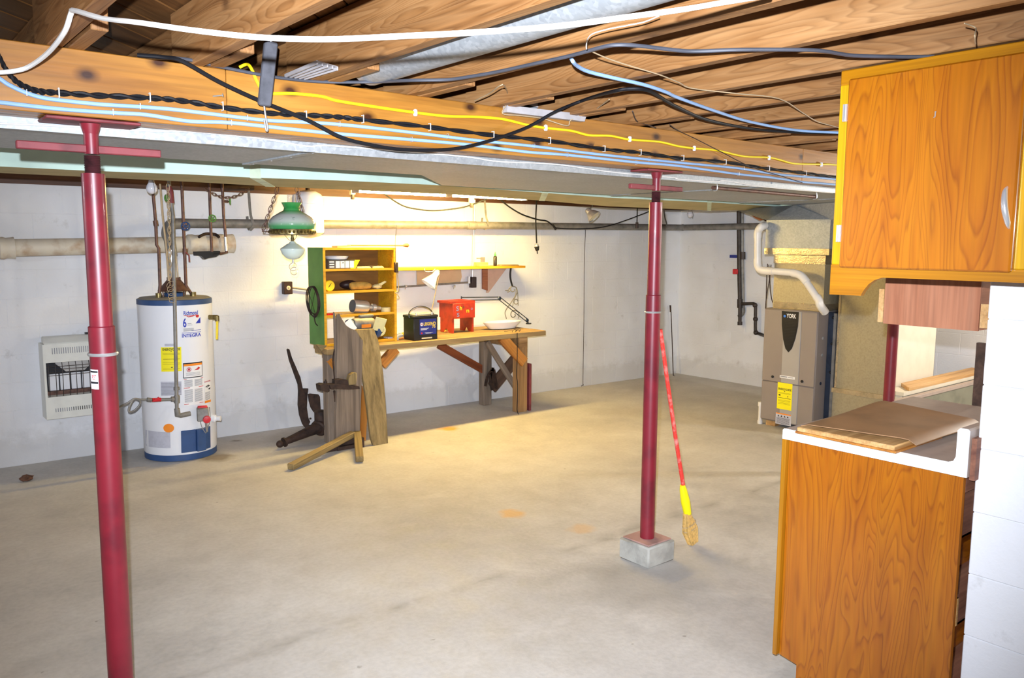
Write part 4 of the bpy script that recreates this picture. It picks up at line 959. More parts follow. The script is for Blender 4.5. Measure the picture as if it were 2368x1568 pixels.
# tangle hung on the back leg
tg = thing('harness_straps', 'dark leather straps hung on the brace under the bench', 'straps', U(1138, 870, 'y', 6.4))
b = B()
for pts in (((1140, 852), (1128, 870), (1122, 893)), ((1142, 855), (1146, 880), (1148, 900)), ((1136, 855), (1134, 880), (1138, 902)), ((1140, 850), (1138, 870), (1143, 898))):
    sp = smoothpts([U(*p, 'y', 6.40) for p in pts], 4)
    for i in range(len(sp)-1): b.bar(sp[i], sp[i+1], .03, .008, up=(0, 1, 0))
b.build('strap_loops', M['darkiron'], tg, smooth=False)
# ------------------------------------------------------------------ green bookshelf
SF, SB = 6.12, 6.40
sx0, sx1 = U(749, 700, 'y', SF).x, U(917, 690, 'y', SF).x; sz1 = U(749, 573, 'y', SF).z
bs = thing('bookshelf', 'open bookshelf with green painted sides and yellow shelves standing on the bench', 'shelf', ((sx0+sx1)/2, 6.26, BZ))
tk = .022
def sidep(x, nm):
    o = B().box(x, x+tk, SF, SB, BZ+.001, sz1).build(nm, [M['green'], M['shelfyellow']], bs, smooth=False); return o
o1 = sidep(sx0, 'side_panel'); o2 = sidep(sx1-tk, 'side_panel')
for o, sgn in ((o1, 1), (o2, -1)):
    for p in o.data.polygons:
        if p.normal.x*sgn > .5 or p.normal.y < -.5: p.material_index = 1
def shz(py): return U(760, py, 'y', SF).z
for py in (576, 625, 677, 733): 
    z = shz(py); B().box(sx0+tk, sx1-tk, SF+.002, SB-.006, z-.009, z+.009).build('shelf_board', M['shelfyellow'], bs, smooth=False)
B().box(sx0+tk, sx1-tk, SF+.004, SB-.006, BZ+.002, BZ+.022).build('shelf_board', M['shelfyellow'], bs, smooth=False)
zb = shz(677); xm = sx0+(sx1-sx0)*.62
B().box(sx0, sx1, SB-.006, SB, zb-.01, sz1).build('back_panel', M['shelfback'], bs, smooth=False)
B().box(xm, sx1, SB-.006, SB, BZ, zb-.01).build('back_panel', M['shelfback'], bs, smooth=False)
def sp_(px, py, y=None): return U(px, py, 'y', 6.2 if y is None else y)
zs = [shz(625)+.0092, shz(677)+.0092, shz(733)+.0092]
# things on the bookshelf
x0, x1 = sp_(752, 610).x, sp_(806, 610).x
t = thing('cardboard_box', 'flat white and black printed box on the upper shelf of the bookshelf', 'box', ((x0+x1)/2, 6.2, zs[0]))
B().box(x0, x1+.03, 6.14, 6.30, zs[0], zs[0]+.072).build('box_body', M['strap'], t, bevel=.002)
for k in range(4):
    xx = x0+.065+k*.043; B().box(xx, xx+.037, 6.1385, 6.1395, zs[0]+.008, zs[0]+.064).build('white_square', M['paper'], t, smooth=False)
b = B(); b.add([V((x0+.122, 6.138, zs[0]+.045)), V((x0+.138, 6.138, zs[0]+.045)), V((x0+.13, 6.138, zs[0]+.058))], [(0, 1, 2)])
b.mat(1)
for k in range(3): b.box(x0+.008, x0+.05, 6.138, 6.1394, zs[0]+.012+k*.02, zs[0]+.022+k*.02)
b.build('box_print', [M['ink'], M['paper']], t, smooth=False)
B().prism([(x1+.03, 6.139, zs[0]), (x1+.075, 6.139, zs[0]+.072), (x1+.03, 6.139, zs[0]+.072), (x1-.015, 6.139, zs[0])], (0, .15, 0)).build('yellow_end', M['yellowpaper'], t, smooth=False)
t = thing('white_tray', 'white plastic tray lying on the flat printed box', 'tray', ((x0+x1)/2, 6.22, zs[0]+.072))
B().lathe([(.07, 0), (.085, .004), (.1, .028), (.095, .03), (.07, .012)], ((x0+x1)/2+.01, 6.225, zs[0]+.0735), 20).build('tray_body', M['whitepaint'], t)
for i, (a, c, lab) in enumerate(((822, 852, 'left of two folded yellowed papers on the upper shelf'), (858, 882, 'right of two folded yellowed papers on the upper shelf'))):
    xa_, xc_ = sp_(a, 618).x, sp_(c, 618).x
    t = thing('folded_paper', lab, 'paper', ((xa_+xc_)/2, 6.22, zs[0]), 'folded papers on the bookshelf')
    B().hexa([(xa_-.01, 6.15, zs[0]), (xc_, 6.15, zs[0]), (xc_, 6.29, zs[0]), (xa_, 6.29, zs[0]), (xa_, 6.16, zs[0]+.016), (xc_-.012, 6.155, zs[0]+.018), (xc_-.005, 6.28, zs[0]+.02), (xa_+.01, 6.28, zs[0]+.022)]).build('paper_stack', M['tape'], t, bevel=.004)
c = sp_(762, 664, 6.16); t = thing('yellow_tape_measure', 'round yellow tape measure standing on the middle shelf of the bookshelf', 'tape measure', (c.x, 6.17, zs[1]))
rr_ = .045; B().lathe([(rr_*.9, -.02), (rr_, -.015), (rr_, .015), (rr_*.9, .02)], (c.x, 6.17, zs[1]+rr_), 24, axis=(0, 1, 0)).build('case', M['battyel'], t)
B().prism([(c.x-.02, 6.149, zs[1]+.03), (c.x-.005, 6.149, zs[1]+.04), (c.x+.015, 6.149, zs[1]+.07), (c.x, 6.149, zs[1]+.055)], (0, -.002, 0)).build('emblem', M['ink'], t, smooth=False)
xa_, xc_ = sp_(808, 668).x, sp_(856, 668).x
t = thing('cloth_roll', 'tan rolled cloth bag on the middle shelf of the bookshelf', 'cloth', ((xa_+xc_)/2, 6.2, zs[1]))
B().tube(smoothpts([(xa_, 6.19, zs[1]+.03), (xa_+.03, 6.19, zs[1]+.034), ((xa_+xc_)/2, 6.19, zs[1]+.036), (xc_-.03, 6.19, zs[1]+.033), (xc_, 6.19, zs[1]+.02)], 4), [.018, .027, .032, .0335, .034, .034, .035, .035, .035, .034, .033, .032, .03, .027, .024, .02, .012], 12).build('roll_body', M['leather'], t)
xa_ = sp_(800, 665).x; t = thing('dark_pouch', 'dark pouch lying behind the tan cloth roll', 'pouch', (xa_+.1, 6.31, zs[1]))
B().sphere((xa_+.09, 6.315, zs[1]+.04), .09, 14, 8, (1, .6, .43)).build('pouch_body', M['outlet'], t)
xa_ = sp_(872, 668).x; t = thing('crumpled_paper', 'crumpled pale paper at the right end of the middle shelf', 'paper', (xa_, 6.2, zs[1]))
b = B().sphere((0, 0, 0), .045, 9, 6, (1.1, .8, .5)); b.v = [V((v.x*random.uniform(.75, 1.15)+xa_, v.y+6.2, v.z*random.uniform(.7, 1)+zs[1]+.023)) for v in b.v]
b.prism([(xa_+.02, 6.19, zs[1]+.02), (xa_+.09, 6.19, zs[1]+.06), (xa_+.075, 6.19, zs[1]+.07), (xa_+.01, 6.19, zs[1]+.045)], (0, .01, 0)); b.build('paper_wad', M['tape'], t, smooth=False)
# silver work lamp on the lower shelf
a = U(815, 708, 'y', 6.2); c = U(876, 720, 'y', 6.2)
t = thing('silver_work_lamp', 'silver cylindrical work lamp lying on the lower shelf of the bookshelf', 'lamp', a); dd = (c-a).normalized()
zl = zs[2]; a = V((a.x, 6.2, zl+.064)); c = V((c.x, 6.2, zl+.034)); dd = (c-a); L = dd.length; dd.normalize()
B().lathe([(.052, 0), (.057, .002), (.057, L*.5), (.05, L*.55), (.03, L*.57)], a, 24, axis=dd).build('lamp_can', M['steel'], t)
B().lathe([(.054, -.001), (.054, .004), (.046, .004)], a-dd*.003, 24, axis=dd).build('dark_rim', M['bluepost'], t)
B().lathe([(.018, L*.6), (.02, L*.72), (.034, L*.73), (.034, L*.85), (.022, L*.9), (.018, L*1.05)], a, 16, axis=dd).build('lamp_neck', M['steel'], t)
c = sp_(892, 716); t = thing('tape_roll', 'roll of pale masking tape on the lower shelf near its right end', 'tape', (c.x, 6.2, zs[2]))
B().lathe([(.02, 0), (.042, 0), (.042, .038), (.02, .038)], (c.x, 6.2, zs[2]+.0005), 24).build('roll', M['tape'], t)
c = sp_(756, 728); t = thing('red_screwdriver', 'small red tool at the left end of the lower shelf', 'tool', (c.x+.02, 6.16, zs[2]))
B().tube([(c.x-.02, 6.16, zs[2]+.009), (c.x+.04, 6.16, zs[2]+.009)], .008, 8).build('handle', M['redplastic'], t); B().tube([(c.x+.04, 6.16, zs[2]+.009), (c.x+.12, 6.16, zs[2]+.005)], .003, 6).build('shaft', M['steel'], t)
# coil of wire on its green side
c = V((sx0-.02, 6.26, U(732, 698, 'x', sx0).z))
t = thing('wire_coil', 'coil of dark wire hung on the green side of the bookshelf', 'wire', c)
b = B()
for k in range(5): b.torus(c+V((-.008*(k % 3), .002*k, .003*k)), .115-.003*k, .0042, axis=(1, .04*k-.08, .03*k), seg=30, sr=5, sq=1.0)
for v in b.v: v.z = c.z+(v.z-c.z)*1.12
b.tube([c+V((-.01, .09, .1)), c+V((-.012, -.06, -.12))], .002, 5).tube([c+V((-.01, -.05, .1)), c+V((-.012, .06, -.12))], .002, 5).tube(smoothpts([c+V((-.01, -.02, -.12)), c+V((-.012, -.04, -.17)), c+V((-.012, -.08, -.19))]), .005, 6)
b.build('coil', M['darkiron'], t)
# paddle on the shelf top
a, c = U(766, 570, 'y', 6.2), U(945, 569, 'y', 6.2); z = sz1+.012
t = thing('wooden_paddle', 'long thin wooden paddle lying across the top of the bookshelf', 'paddle', (a.x, 6.2, z))
B().prism([(a.x, 6.19, z-.01), (a.x+.03, 6.15, z-.01), (a.x+.16, 6.17, z-.004), (a.x+.18, 6.2, z-.002), (a.x+.16, 6.23, z-.004), (a.x+.03, 6.25, z-.01)], (0, 0, .012)).build('blade', M['pine'], t, smooth=False)
B().tube([(a.x+.15, 6.2, z+.006), (c.x-.06, 6.2, z+.006), (c.x-.035, 6.2, z+.008), (c.x-.012, 6.2, z+.008), (c.x, 6.2, z+.008)], [.007, .007, .016, .019, .01], 10).build('handle', M['spoon'], t)
# switch and cord on its right edge
c = U(915, 617, 'y', 6.1); t = thing('cord_switch', 'small dark inline switch with thin cord on the right edge of the bookshelf', 'switch', c)
B().box(c.x-.012, c.x+.02, 6.085, 6.115, c.z-.05, c.z+.04).build('switch_body', M['outlet'], t, bevel=.006)
B().tube(smoothpts([c+V((.01, 0, -.04)), U(921, 655, 'y', 6.1), U(921, 672, 'y', 6.1), U(914, 677, 'y', 6.1), U(919, 681, 'y', 6.1), U(923, 688, 'y', 6.1), U(918, 691, 'y', 6.1)], 4), .0035, 6).build('cord', M['tanwire'], t)
# ------------------------------------------------------------------ narrow wall shelf with brackets
wz = U(1000, 621, 'y', 6.52).z; xa_, xc_ = U(919, 620, 'y', 6.5).x, U(1215, 615, 'y', 6.5).x
ws = thing('wall_shelf', 'narrow plank shelf on the back wall above the battery', 'shelf', ((xa_+xc_)/2, 6.6, wz))
B().prism([(xa_, 6.5, wz-.011), (xa_+.12, 6.46, wz-.011), (xc_, 6.5, wz-.011), (xc_, wally(xc_)-.006, wz-.011), (xa_, wally(xa_)-.006, wz-.011)], (0, 0, .022)).build('shelf_plank', M['shelfyellow'], ws, smooth=False)
bx = U(1118, 650, 'w', .02).x
B().prism([U(1117, 622, 'w', .03), U(1128, 622, 'w', .03), U(1128, 672, 'w', .03), U(1117, 668, 'w', .03)], (0, .022, 0)).build('bracket_cleat', M['rawply'], ws, smooth=False)
B().prism([U(1128, 622, 'w', .016), U(1172, 620, 'w', .016), U(1130, 677, 'w', .016), U(1125, 677, 'w', .016)], (0, .010, 0)).build('bracket_triangle', M['pinkwood'], ws, smooth=False)
B().prism([U(964, 625, 'w', .016), U(1066, 623, 'w', .016), U(1068, 640, 'w', .016), U(1063, 657, 'w', .016), U(965, 660, 'w', .016)], (0, .010, 0)).build('back_cleat', M['tancleat'], ws, smooth=False)
c = U(1112, 609, 'y', 6.6); t = thing('small_wood_box', 'small wooden box with a grey clamp on the wall shelf', 'box', (c.x, 6.6, wz+.011))
B().box(c.x-.06, c.x+.05, 6.54, 6.64, wz+.0115, wz+.05).build('box_body', M['pine'], t, bevel=.003)
B().box(c.x-.005, c.x+.03, 6.57, 6.6, wz+.05, wz+.10).box(c.x-.06, c.x, 6.575, 6.595, wz+.085, wz+.095).build('clamp', M['graypipe'], t, smooth=False)
c = U(1145, 609, 'y', 6.6); t = thing('glue_bottle', 'slim dark bottle with green tip on the wall shelf', 'bottle', (c.x, 6.6, wz+.011))
B().lathe([(.018, 0), (.019, .003), (.019, .09), (.012, .1), (.009, .103)], (c.x, 6.6, wz+.0115), 16).build('bottle_body', M['bottle'], t)
B().lathe([(.01, .1), (.011, .115), (.005, .13), (.003, .142)], (c.x, 6.6, wz+.0115), 12).build('cap', M['greencap'], t)
t = thing('wood_offcut', 'thin wood offcut lying on the right end of the wall shelf', 'wood', (xc_-.15, 6.6, wz+.011))
B().hexa([(xc_-.3, 6.52, wz+.0115), (xc_-.05, 6.54, wz+.0115), (xc_-.05, 6.6, wz+.0115), (xc_-.3, 6.6, wz+.0115), (xc_-.29, 6.525, wz+.025), (xc_-.06, 6.545, wz+.022), (xc_-.06, 6.595, wz+.022), (xc_-.29, 6.595, wz+.025)]).build('offcut_body', M['tanwood'], t, smooth=False)
# clamp lamp under the shelf
a, c = U(1008, 634, 'y', 6.45), U(987, 663, 'y', 6.47); dd = (c-a).normalized()
t = thing('clamp_lamp', 'white metal clamp lamp hanging under the wall shelf with its cord down to the battery', 'lamp', a)
B().lathe([(.018, -.03), (.028, -.025), (.03, .02), (.034, .03), (.075, .12), (.078, .125), (.074, .125), (.03, .03)], a, 28, axis=dd, cap=False).build('reflector', M['whitepaint'], t)
B().lathe([(.012, -.045), (.02, -.04), (.02, -.02)], a, 14, axis=dd).build('socket', M['ivory'], t)
B().tube(smoothpts([U(982, 621, 'y', 6.42), U(984, 628, 'y', 6.42), U(1000, 628, 'y', 6.42), U(1006, 622, 'y', 6.44), U(1008, 630, 'y', 6.45)], 4), .004, 6).build('spring_clamp', M['steel'], t)
B().tube(smoothpts([U(1013, 630, 'y', 6.44), U(1016, 634, 'y', 6.44), U(1010, 662, 'y', 6.44), U(1002, 700, 'y', 6.44), U(996, 735, 'y', 6.44), V((U(996, 735, 'y', 6.44).x, 6.4, BZ+.006))], 4), .0035, 6).build('cord', M['tanwire'], t)
# ------------------------------------------------------------------ things on the bench
x0 = U(957, 783, 'y', 6.03).x; x1 = U(1012, 778, 'y', 6.03).x; z1 = U(985, 729, 'y', 6.03).z
bt = thing('car_battery', 'black car battery with blue label and carrying strap on the bench', 'battery', ((x0+x1)/2, 6.12, BZ))
B().box(x0, x1, 6.03, 6.20, BZ+.0005, z1-.022).build('battery_case', M['black'], bt, bevel=.004)
B().box(x0-.005, x1+.005, 6.025, 6.205, z1-.022, z1).build('battery_lid', M['black'], bt, bevel=.004)
B().box(x0+.03, x1-.03, 6.06, 6.17, z1, z1+.012).build('lid_top', M['ivory'], bt, bevel=.003)
for xx in (x0+.045, x1-.04): B().cyl((xx, 6.06, z1), (xx, 6.06, z1+.022), .009, .008, 12).build('terminal', M['steel'], bt)
sp = smoothpts([(x0-.004, 6.09, z1-.02), (x0+.0, 6.1, z1+.03), (x0+.06, 6.11, z1+.065), ((x0+x1)/2, 6.115, z1+.075), (x1-.06, 6.11, z1+.06), (x1-.02, 6.1, z1+.03), (x1+.004, 6.09, z1-.02)], 4)
b = B(); [b.bar(sp[i], sp[i+1], .011, .005, up=(0, .3, 1)) for i in range(len(sp)-1)]; b.build('carry_strap', M['black'], bt, smooth=False)
zz1 = z1-.03
f = quadmap((x0+.06, 6.0285, BZ+.05), (x1-x0-.075, 0, 0), (0, 0, zz1-BZ-.055))
lb = rectf(B(), f, 0, 1, 0, 1).build('blue_label', M['battblue'], bt, smooth=False)
f = quadmap((x0+.06, 6.0275, BZ+.05), (x1-x0-.075, 0, 0), (0, 0, zz1-BZ-.055))
b = B(); text_on(b, 'LEGEND', sub(f, .24, .58, .97, .8)); text_on(b, '75', sub(f, .74, .4, .95, .56)); b.mat(1)
for k in range(3): rectf(b, f, .06, .55-.06*k, .4-.05*k, .425-.05*k)
rectf(b, f, .3, .8, .1, .12); rectf(b, f, .35, .7, .06, .08)
for k in range(6): b.add([f(.12, .68), f(.12+.095*math.cos(k*1.0472), .68+.13*math.sin(k*1.0472)), f(.12+.095*math.cos((k+1)*1.0472), .68+.13*math.sin((k+1)*1.0472))], [(0, 1, 2)])
b.mat(2); f3 = quadmap((x0+.06, 6.0268, BZ+.05), (x1-x0-.075, 0, 0), (0, 0, zz1-BZ-.055)); rectf(b, f3, .05, .19, .645, .72)
for k in range(6): b.add([f(.12, .1), f(.12+.05*math.cos(k*1.0472), .1+.065*math.sin(k*1.0472)), f(.12+.05*math.cos((k+1)*1.0472), .1+.065*math.sin((k+1)*1.0472))], [(0, 1, 2)])
b.mat(1); f4 = quadmap((x0+.06, 6.0262, BZ+.05), (x1-x0-.075, 0, 0), (0, 0, zz1-BZ-.055)); text_on(b, 'NAPA', sub(f4, .065, .655, .175, .71))
b.build('label_print', [M['battyel'], M['paper'], M['redink']], lb, smooth=False)
rectf(B(), quadmap((x0+.08, 6.028, BZ+.012), (.11, 0, 0), (0, 0, .012)), 0, 1, 0, 1).build('lower_sticker', M['ivory'], bt, smooth=False)
# red step stool
ys = 6.30; x0 = U(1048, 760, 'y', ys).x; x1 = U(1097, 757, 'y', ys).x; zt = U(1070, 701, 'y', ys).z; zb_ = U(1070, 736, 'y', ys).z
st = thing('step_stool', 'small orange red step stool with painted letters standing on the bench', 'stool', ((x0+x1)/2, 6.42, BZ)); yd = 6.525
for a, c in ((x0-.002, x0+.018), (x1-.02, x1)):
    pg = [(a, ys+.012, BZ+.0005), (a, ys+.07, BZ+.0005), (a, (ys+yd)/2-.015, BZ+.035), (a, (ys+yd)/2+.015, BZ+.035), (a, yd-.07, BZ+.0005), (a, yd-.012, BZ+.0005), (a, yd-.012, zt-.002), (a, ys+.012, zt-.002)]
    B().prism(pg, (c-a, 0, 0)).build('leg', M['stool'], st, smooth=False)
xf = x0-.008
B().box(x0-.004, x1+.004, ys-.006, ys+.012, zb_, zt).build('apron', M['stool'], st, bevel=.003)
B().box(x0-.004, x1+.004, yd-.012, yd+.006, zb_, zt).build('apron', M['stool'], st, bevel=.003)
b = B().box(x0-.03, x1-.12, ys+.0, yd, zt, zt+.02).box(x1-.07, x1+.008, ys+.0, yd, zt, zt+.02).box(x1-.12, x1-.07, ys, ys+.05, zt, zt+.02).box(x1-.12, x1-.07, yd-.05, yd, zt, zt+.02); b.build('seat', M['stool'], st, smooth=False)
f = quadmap((x0, ys-.0075, zb_), (x1-x0, 0, 0), (0, 0, zt-zb_))
b = B()
for ch, u, v, w_, h_, mi in (('S', .12, .5, .13, .32, 0), ('h', .29, .55, .1, .28, 1), ('o', .43, .68, .07, .13, 2), ('n', .6, .36, .13, .2, 1), ('o', .81, .52, .09, .15, 0), ('S', .15, .12, .12, .26, 0)):
    b.mat(mi); text_on(b, ch, sub(f, u, v, u+w_, v+h_))
b.build('painted_letters', [M['stoolblue'], M['stoolyel'], M['stoolgreen']], st, smooth=False)
# white dish
a = U(1158, 748, 'y', 6.38); t = thing('white_dish', 'shallow white oblong dish on the right part of the bench', 'dish', (a.x, 6.38, BZ))
b = B().lathe([(.07, 0), (.10, .004), (.135, .04), (.14, .048), (.132, .046), (.09, .012)], (0, 0, 0), 28); b.v = [V((v.x*1.62+a.x, v.y*.8+6.36, v.z*1.5+BZ+.001)) for v in b.v]; b.build('dish_body', M['whitepaint'], t)
# swing arm lamp
jy = 6.56; A, Bp, Cp = U(1067, 691, 'y', jy), U(1155, 690, 'y', jy), U(1219, 741, 'y', jy); base = V((Cp.x+.02, jy, BZ))
t = thing('swing_arm', 'thin grey sprung swing arm of a missing desk lamp clamped to the bench end', 'lamp arm', base)
for dz in (.014, -.014):
    B().tube([A+V((0, 0, dz)), Bp+V((0, 0, dz))], .0045, 6).build('upper_bar', M['bluepost'], t)
    B().tube([Bp+V((dz, 0, dz*.6)), Cp+V((dz, 0, dz*.6))], .0045, 6).build('lower_bar', M['bluepost'], t)
B().sphere(Bp, .024, 10, 6, (1, .5, .9)).build('elbow_joint', M['bluepost'], t); B().sphere(Cp, .022, 10, 6, (1, .6, 1)).build('base_joint', M['bluepost'], t)
B().cyl(base, base+V((0, 0, .01)), .03, None, 16).tube([base, Cp], .007, 8).tube([A+V((0, 0, -.02)), A+V((0, 0, .025))], .006, 6).build('clamp_base', M['black'], t)
# wrought iron scroll
yw = 6.62; t = thing('iron_scroll_bracket', 'curly wrought iron bracket hanging under the right end of the wall shelf', 'bracket', U(1185, 690, 'y', yw))
E5 = lambda *ps: [U(900+x/6.232, 560+y/6.232, 'y', yw) for x, y in ps]
B().tube(smoothpts(E5((1755, 365), (1745, 450), (1750, 540), (1775, 635)), 4), .010, 8).build('hook_strap', M['black'], t)
b = B()
for ps in (((1675, 695), (1710, 695), (1735, 660), (1775, 635), (1830, 655), (1850, 720), (1855, 800), (1860, 915)), ((1705, 720), (1735, 705), (1750, 660)), ((1750, 650), (1750, 690), (1775, 715), (1805, 700), (1800, 680)), ((1830, 670), (1820, 760), (1770, 850), (1700, 950), (1670, 1020), (1690, 1105)), ((1855, 880), (1825, 895), (1800, 870), (1810, 830), (1840, 825), (1855, 850)), ((1860, 1100), (1870, 1040), (1850, 1000), (1800, 985), (1760, 1010), (1755, 1060), (1785, 1085), (1820, 1060), (1810, 1040)), ((1780, 925), (1800, 830), (1850, 720))):
    b.tube(smoothpts(E5(*ps), 4), .0048, 6)
b.build('scrolls', M['graypipe'], t)
# small things
a = U(1190, 763, 'y', 6.06); t = thing('eyeglasses', 'pair of dark wire eyeglasses lying near the bench front edge', 'glasses', (a.x, 6.06, BZ))
B().torus((a.x-.012, 6.05, BZ+.012), .022, .0022, axis=(0, 1, .8)).torus((a.x+.04, 6.05, BZ+.012), .022, .0022, axis=(0, 1, .8)).tube([(a.x-.034, 6.05, BZ+.014), (a.x-.08, 6.12, BZ+.004)], .002, 5).tube([(a.x+.062, 6.05, BZ+.014), (a.x+.07, 6.14, BZ+.004)], .002, 5).tube([(a.x+.01, 6.05, BZ+.014), (a.x+.018, 6.05, BZ+.014)], .002, 5).build('frame', M['ink'], t)
a = U(1037, 768, 'z', BZ); t = thing('amber_plastic_box', 'small amber plastic box and loop on the bench before the red stool', 'box', (a.x, a.y+.04, BZ))
B().box(a.x-.035, a.x+.05, a.y, a.y+.07, BZ+.0005, BZ+.025).build('box_body', M['gold'], t, bevel=.004); B().torus((a.x-.01, a.y-.03, BZ+.006), .035, .006, seg=20).build('loop', M['spoon'], t)
a = U(909, 788, 'z', BZ); t = thing('card_box', 'small grey and white card box on the bench left of the battery', 'box', (a.x, a.y+.03, BZ))
B().box(a.x-.05, a.x+.06, a.y, a.y+.08, BZ+.0005, BZ+.033).build('box_body', M['greypaper'], t, bevel=.003)
a = U(928, 780, 'z', BZ); t = thing('yellow_ball', 'small yellow ball beside the grey card box', 'ball', (a.x+.03, a.y+.03, BZ)); B().sphere((a.x+.05, a.y+.04, BZ+.0205), .02, 14, 8).build('ball_body', M['gold'], t)
a = U(921, 772, 'y', 6.24); t = thing('white_rag', 'crumpled white rag on the bench behind the card box', 'rag', (a.x, 6.24, BZ))
b = B().sphere((0, 0, 0), .05, 12, 8, (1.2, .9, .75)); b.v = [V((v.x*random.uniform(.7, 1.2)+a.x, v.y*random.uniform(.8, 1.1)+6.26, BZ+.034+v.z*random.uniform(.6, .95))) for v in b.v]; b.build('rag_body', M['rag'], t, smooth=False)
a = U(877, 786, 'z', BZ); t = thing('black_tool', 'short black handled tool lying on the bench beside the leaning boards', 'tool', (a.x, a.y, BZ)); B().tube([(a.x-.02, a.y+.02, BZ+.012), (a.x+.04, a.y+.03, BZ+.012)], .011, 8).build('grip', M['black'], t); B().tube([(a.x+.04, a.y+.03, BZ+.012), (a.x+.14, a.y+.035, BZ+.006)], .003, 6).build('shaft', M['steel'], t)
t = thing('wooden_stick', 'thin wooden stick lying on the bench below the bookshelf', 'stick', (3.72, 6.2, BZ)); B().tube([(3.62, 6.17, BZ+.008), (3.86, 6.2, BZ+.008)], .0065, 6).build('stick_body', M['spoon'], t)
# bench grinder
gx = U(850, 760, 'y', 6.02)
ga = U(816, 750, 'y', 6.06); gb = U(858, 752, 'y', 6.06); gz = ga.z
t = thing('bench_grinder', 'grey bench grinder with eye shield on the bench behind the torn grey board', 'grinder', ((ga.x+gb.x)/2, 6.06, BZ))
B().lathe([(.045, 0), (.052, .01), (.052, .17), (.042, .19)], ga, 24, axis=(1, .0, 0)).build('motor', M['graypipe'], t)
B().lathe([(.075, 0), (.08, .008), (.08, .04), (.06, .05)], gb+V((.02, 0, -.03)), 24, axis=(1, 0, 0)).build('wheel_guard', M['bluetrim'], t)
B().lathe([(.06, 0), (.064, .008), (.064, .035), (.05, .04)], ga+V((-.05, 0, -.02)), 24, axis=(1, 0, 0)).build('wheel_guard', M['bluetrim'], t)
B().box(ga.x+.02, ga.x+.17, 6.02, 6.10, BZ+.0005, gz-.04).build('pedestal', M['bluepost'], t, bevel=.01)
f = quadmap((ga.x+.05, 6.003, gz-.03), (.09, 0, 0), (0, 0, .03)); rectf(B(), f, 0, 1, 0, 1).build('name_plate', M['orange'], t, smooth=False)
s = U(875, 750, 'y', 5.99); B().bar(s+V((-.01, 0, -.055)), s+V((.015, -.03, .055)), .10, .006, up=(.2, 1, .3)).build('eye_shield', M['tape'], t, bevel=.002)
s2 = U(808, 752, 'y', 5.99); B().bar(s2+V((-.02, 0, .035)), s2+V((.03, -.02, -.045)), .07, .005, up=(-.2, 1, .3)).build('white_shield', M['whitepaint'], t, bevel=.002)
B().box(ga.x+.06, ga.x+.19, 6.04, 6.08, gz+.052, gz+.075).build('top_bracket', M['graypipe'], t, bevel=.006)
B().torus(gb+V((.09, .02, -.05)), .045, .012, axis=(.4, 1, 0), seg=20).build('hose_loop', M['tape'], t)
# ------------------------------------------------------------------ old board stand with iron feet in front of the bench
def poly6(pts, y, t, name, m, parent, lean=0):
    b = B().prism([U(*R6(*p), 'y', y) for p in pts], (0, t, 0)); q0_ = U(*R6(*pts[0]), 'y', y); return b.build(name, M[m], parent, M=frame(V((q0_.x, y, 0)), V((q0_.x, y, 1)), (0, 1, 0)), smooth=False, bevel=.002)
so = V((3.06, 5.86, 0))
sd = thing('board_stand', 'old grey torn topped plank standing on an iron bracket with two splayed wooden feet', 'stand', so)
poly6([(608, 95), (626, 84), (640, 118), (660, 150), (680, 178), (700, 193), (722, 205), (745, 212), (762, 228), (775, 247), (790, 278), (810, 297), (802, 560), (796, 760), (784, 1078), (598, 1078), (606, 700), (604, 480), (610, 300)], 5.86, .022, 'torn_plank', 'oldwood', sd)
poly6([(583, 72), (590, 80), (600, 130), (606, 300), (604, 700), (598, 1078), (592, 1078), (592, 400)], 5.885, .02, 'edge_strip', 'oldwood', sd)
c0 = so+V((.02, -.03, .055))
e1_, e2_ = U(*R6(240, 1285), 'z', .03), U(*R6(783, 1225), 'z', .03)
board('foot', V((c0.x+.02, 5.84, .11)), V((e1_.x, e1_.y, .028)), .06, .046, M['tanwood'], sd, bevel=.006)
board('foot', V((c0.x+.06, 5.84, .11)), V((e2_.x, e2_.y, .028)), .06, .046, M['tanwood'], sd, bevel=.006)
xa_, xc_ = U(*R6(592, 1090), 'y', 5.84).x, U(*R6(792, 1090), 'y', 5.84).x
B().box(xa_, xc_, 5.80, 5.90, .0, .03).box(xa_, xc_, 5.84, 5.858, .0, .08).box(xc_-.02, xc_, 5.78, 5.90, 0, .08).box(U(*R6(492, 1120), 'y', 5.84).x, xa_+.02, 5.81, 5.87, 0, .045).build('iron_bracket', M['darkiron'], sd, smooth=False)
v = V((U(*R6(600, 640), 'y', 5.82).x, 5.82, U(*R6(600, 640), 'y', 5.82).z))
b = B().prism([U(*R6(*p), 'y', 5.79) for p in ((545, 640), (590, 635), (700, 645), (782, 655), (785, 675), (700, 680), (560, 675))], (0, .065, 0))
b.prism([U(*R6(*p), 'y', 5.80) for p in ((590, 602), (640, 598), (690, 605), (700, 645), (590, 640))], (0, .05, 0)); b.build('vise_jaw', M['darkiron'], sd, smooth=False)
b = B().prism([U(*R6(*p), 'y', 5.78) for p in ((476, 645), (500, 635), (545, 638), (548, 690), (530, 698), (482, 690))], (0, .08, 0)).tube([U(*R6(515, 640), 'y', 5.82), U(*R6(517, 600), 'y', 5.82)], .006, 6).tube([U(*R6(516, 632), 'y', 5.82), U(*R6(516, 615), 'y', 5.82)], .014, 6); b.build('vise_block', M['darkiron'], sd, smooth=False)
poly6([(700, 600), (712, 565), (740, 547), (762, 550), (766, 580), (755, 640), (700, 645)], 5.80, .05, 'wood_wedge', 'tanwood', sd)
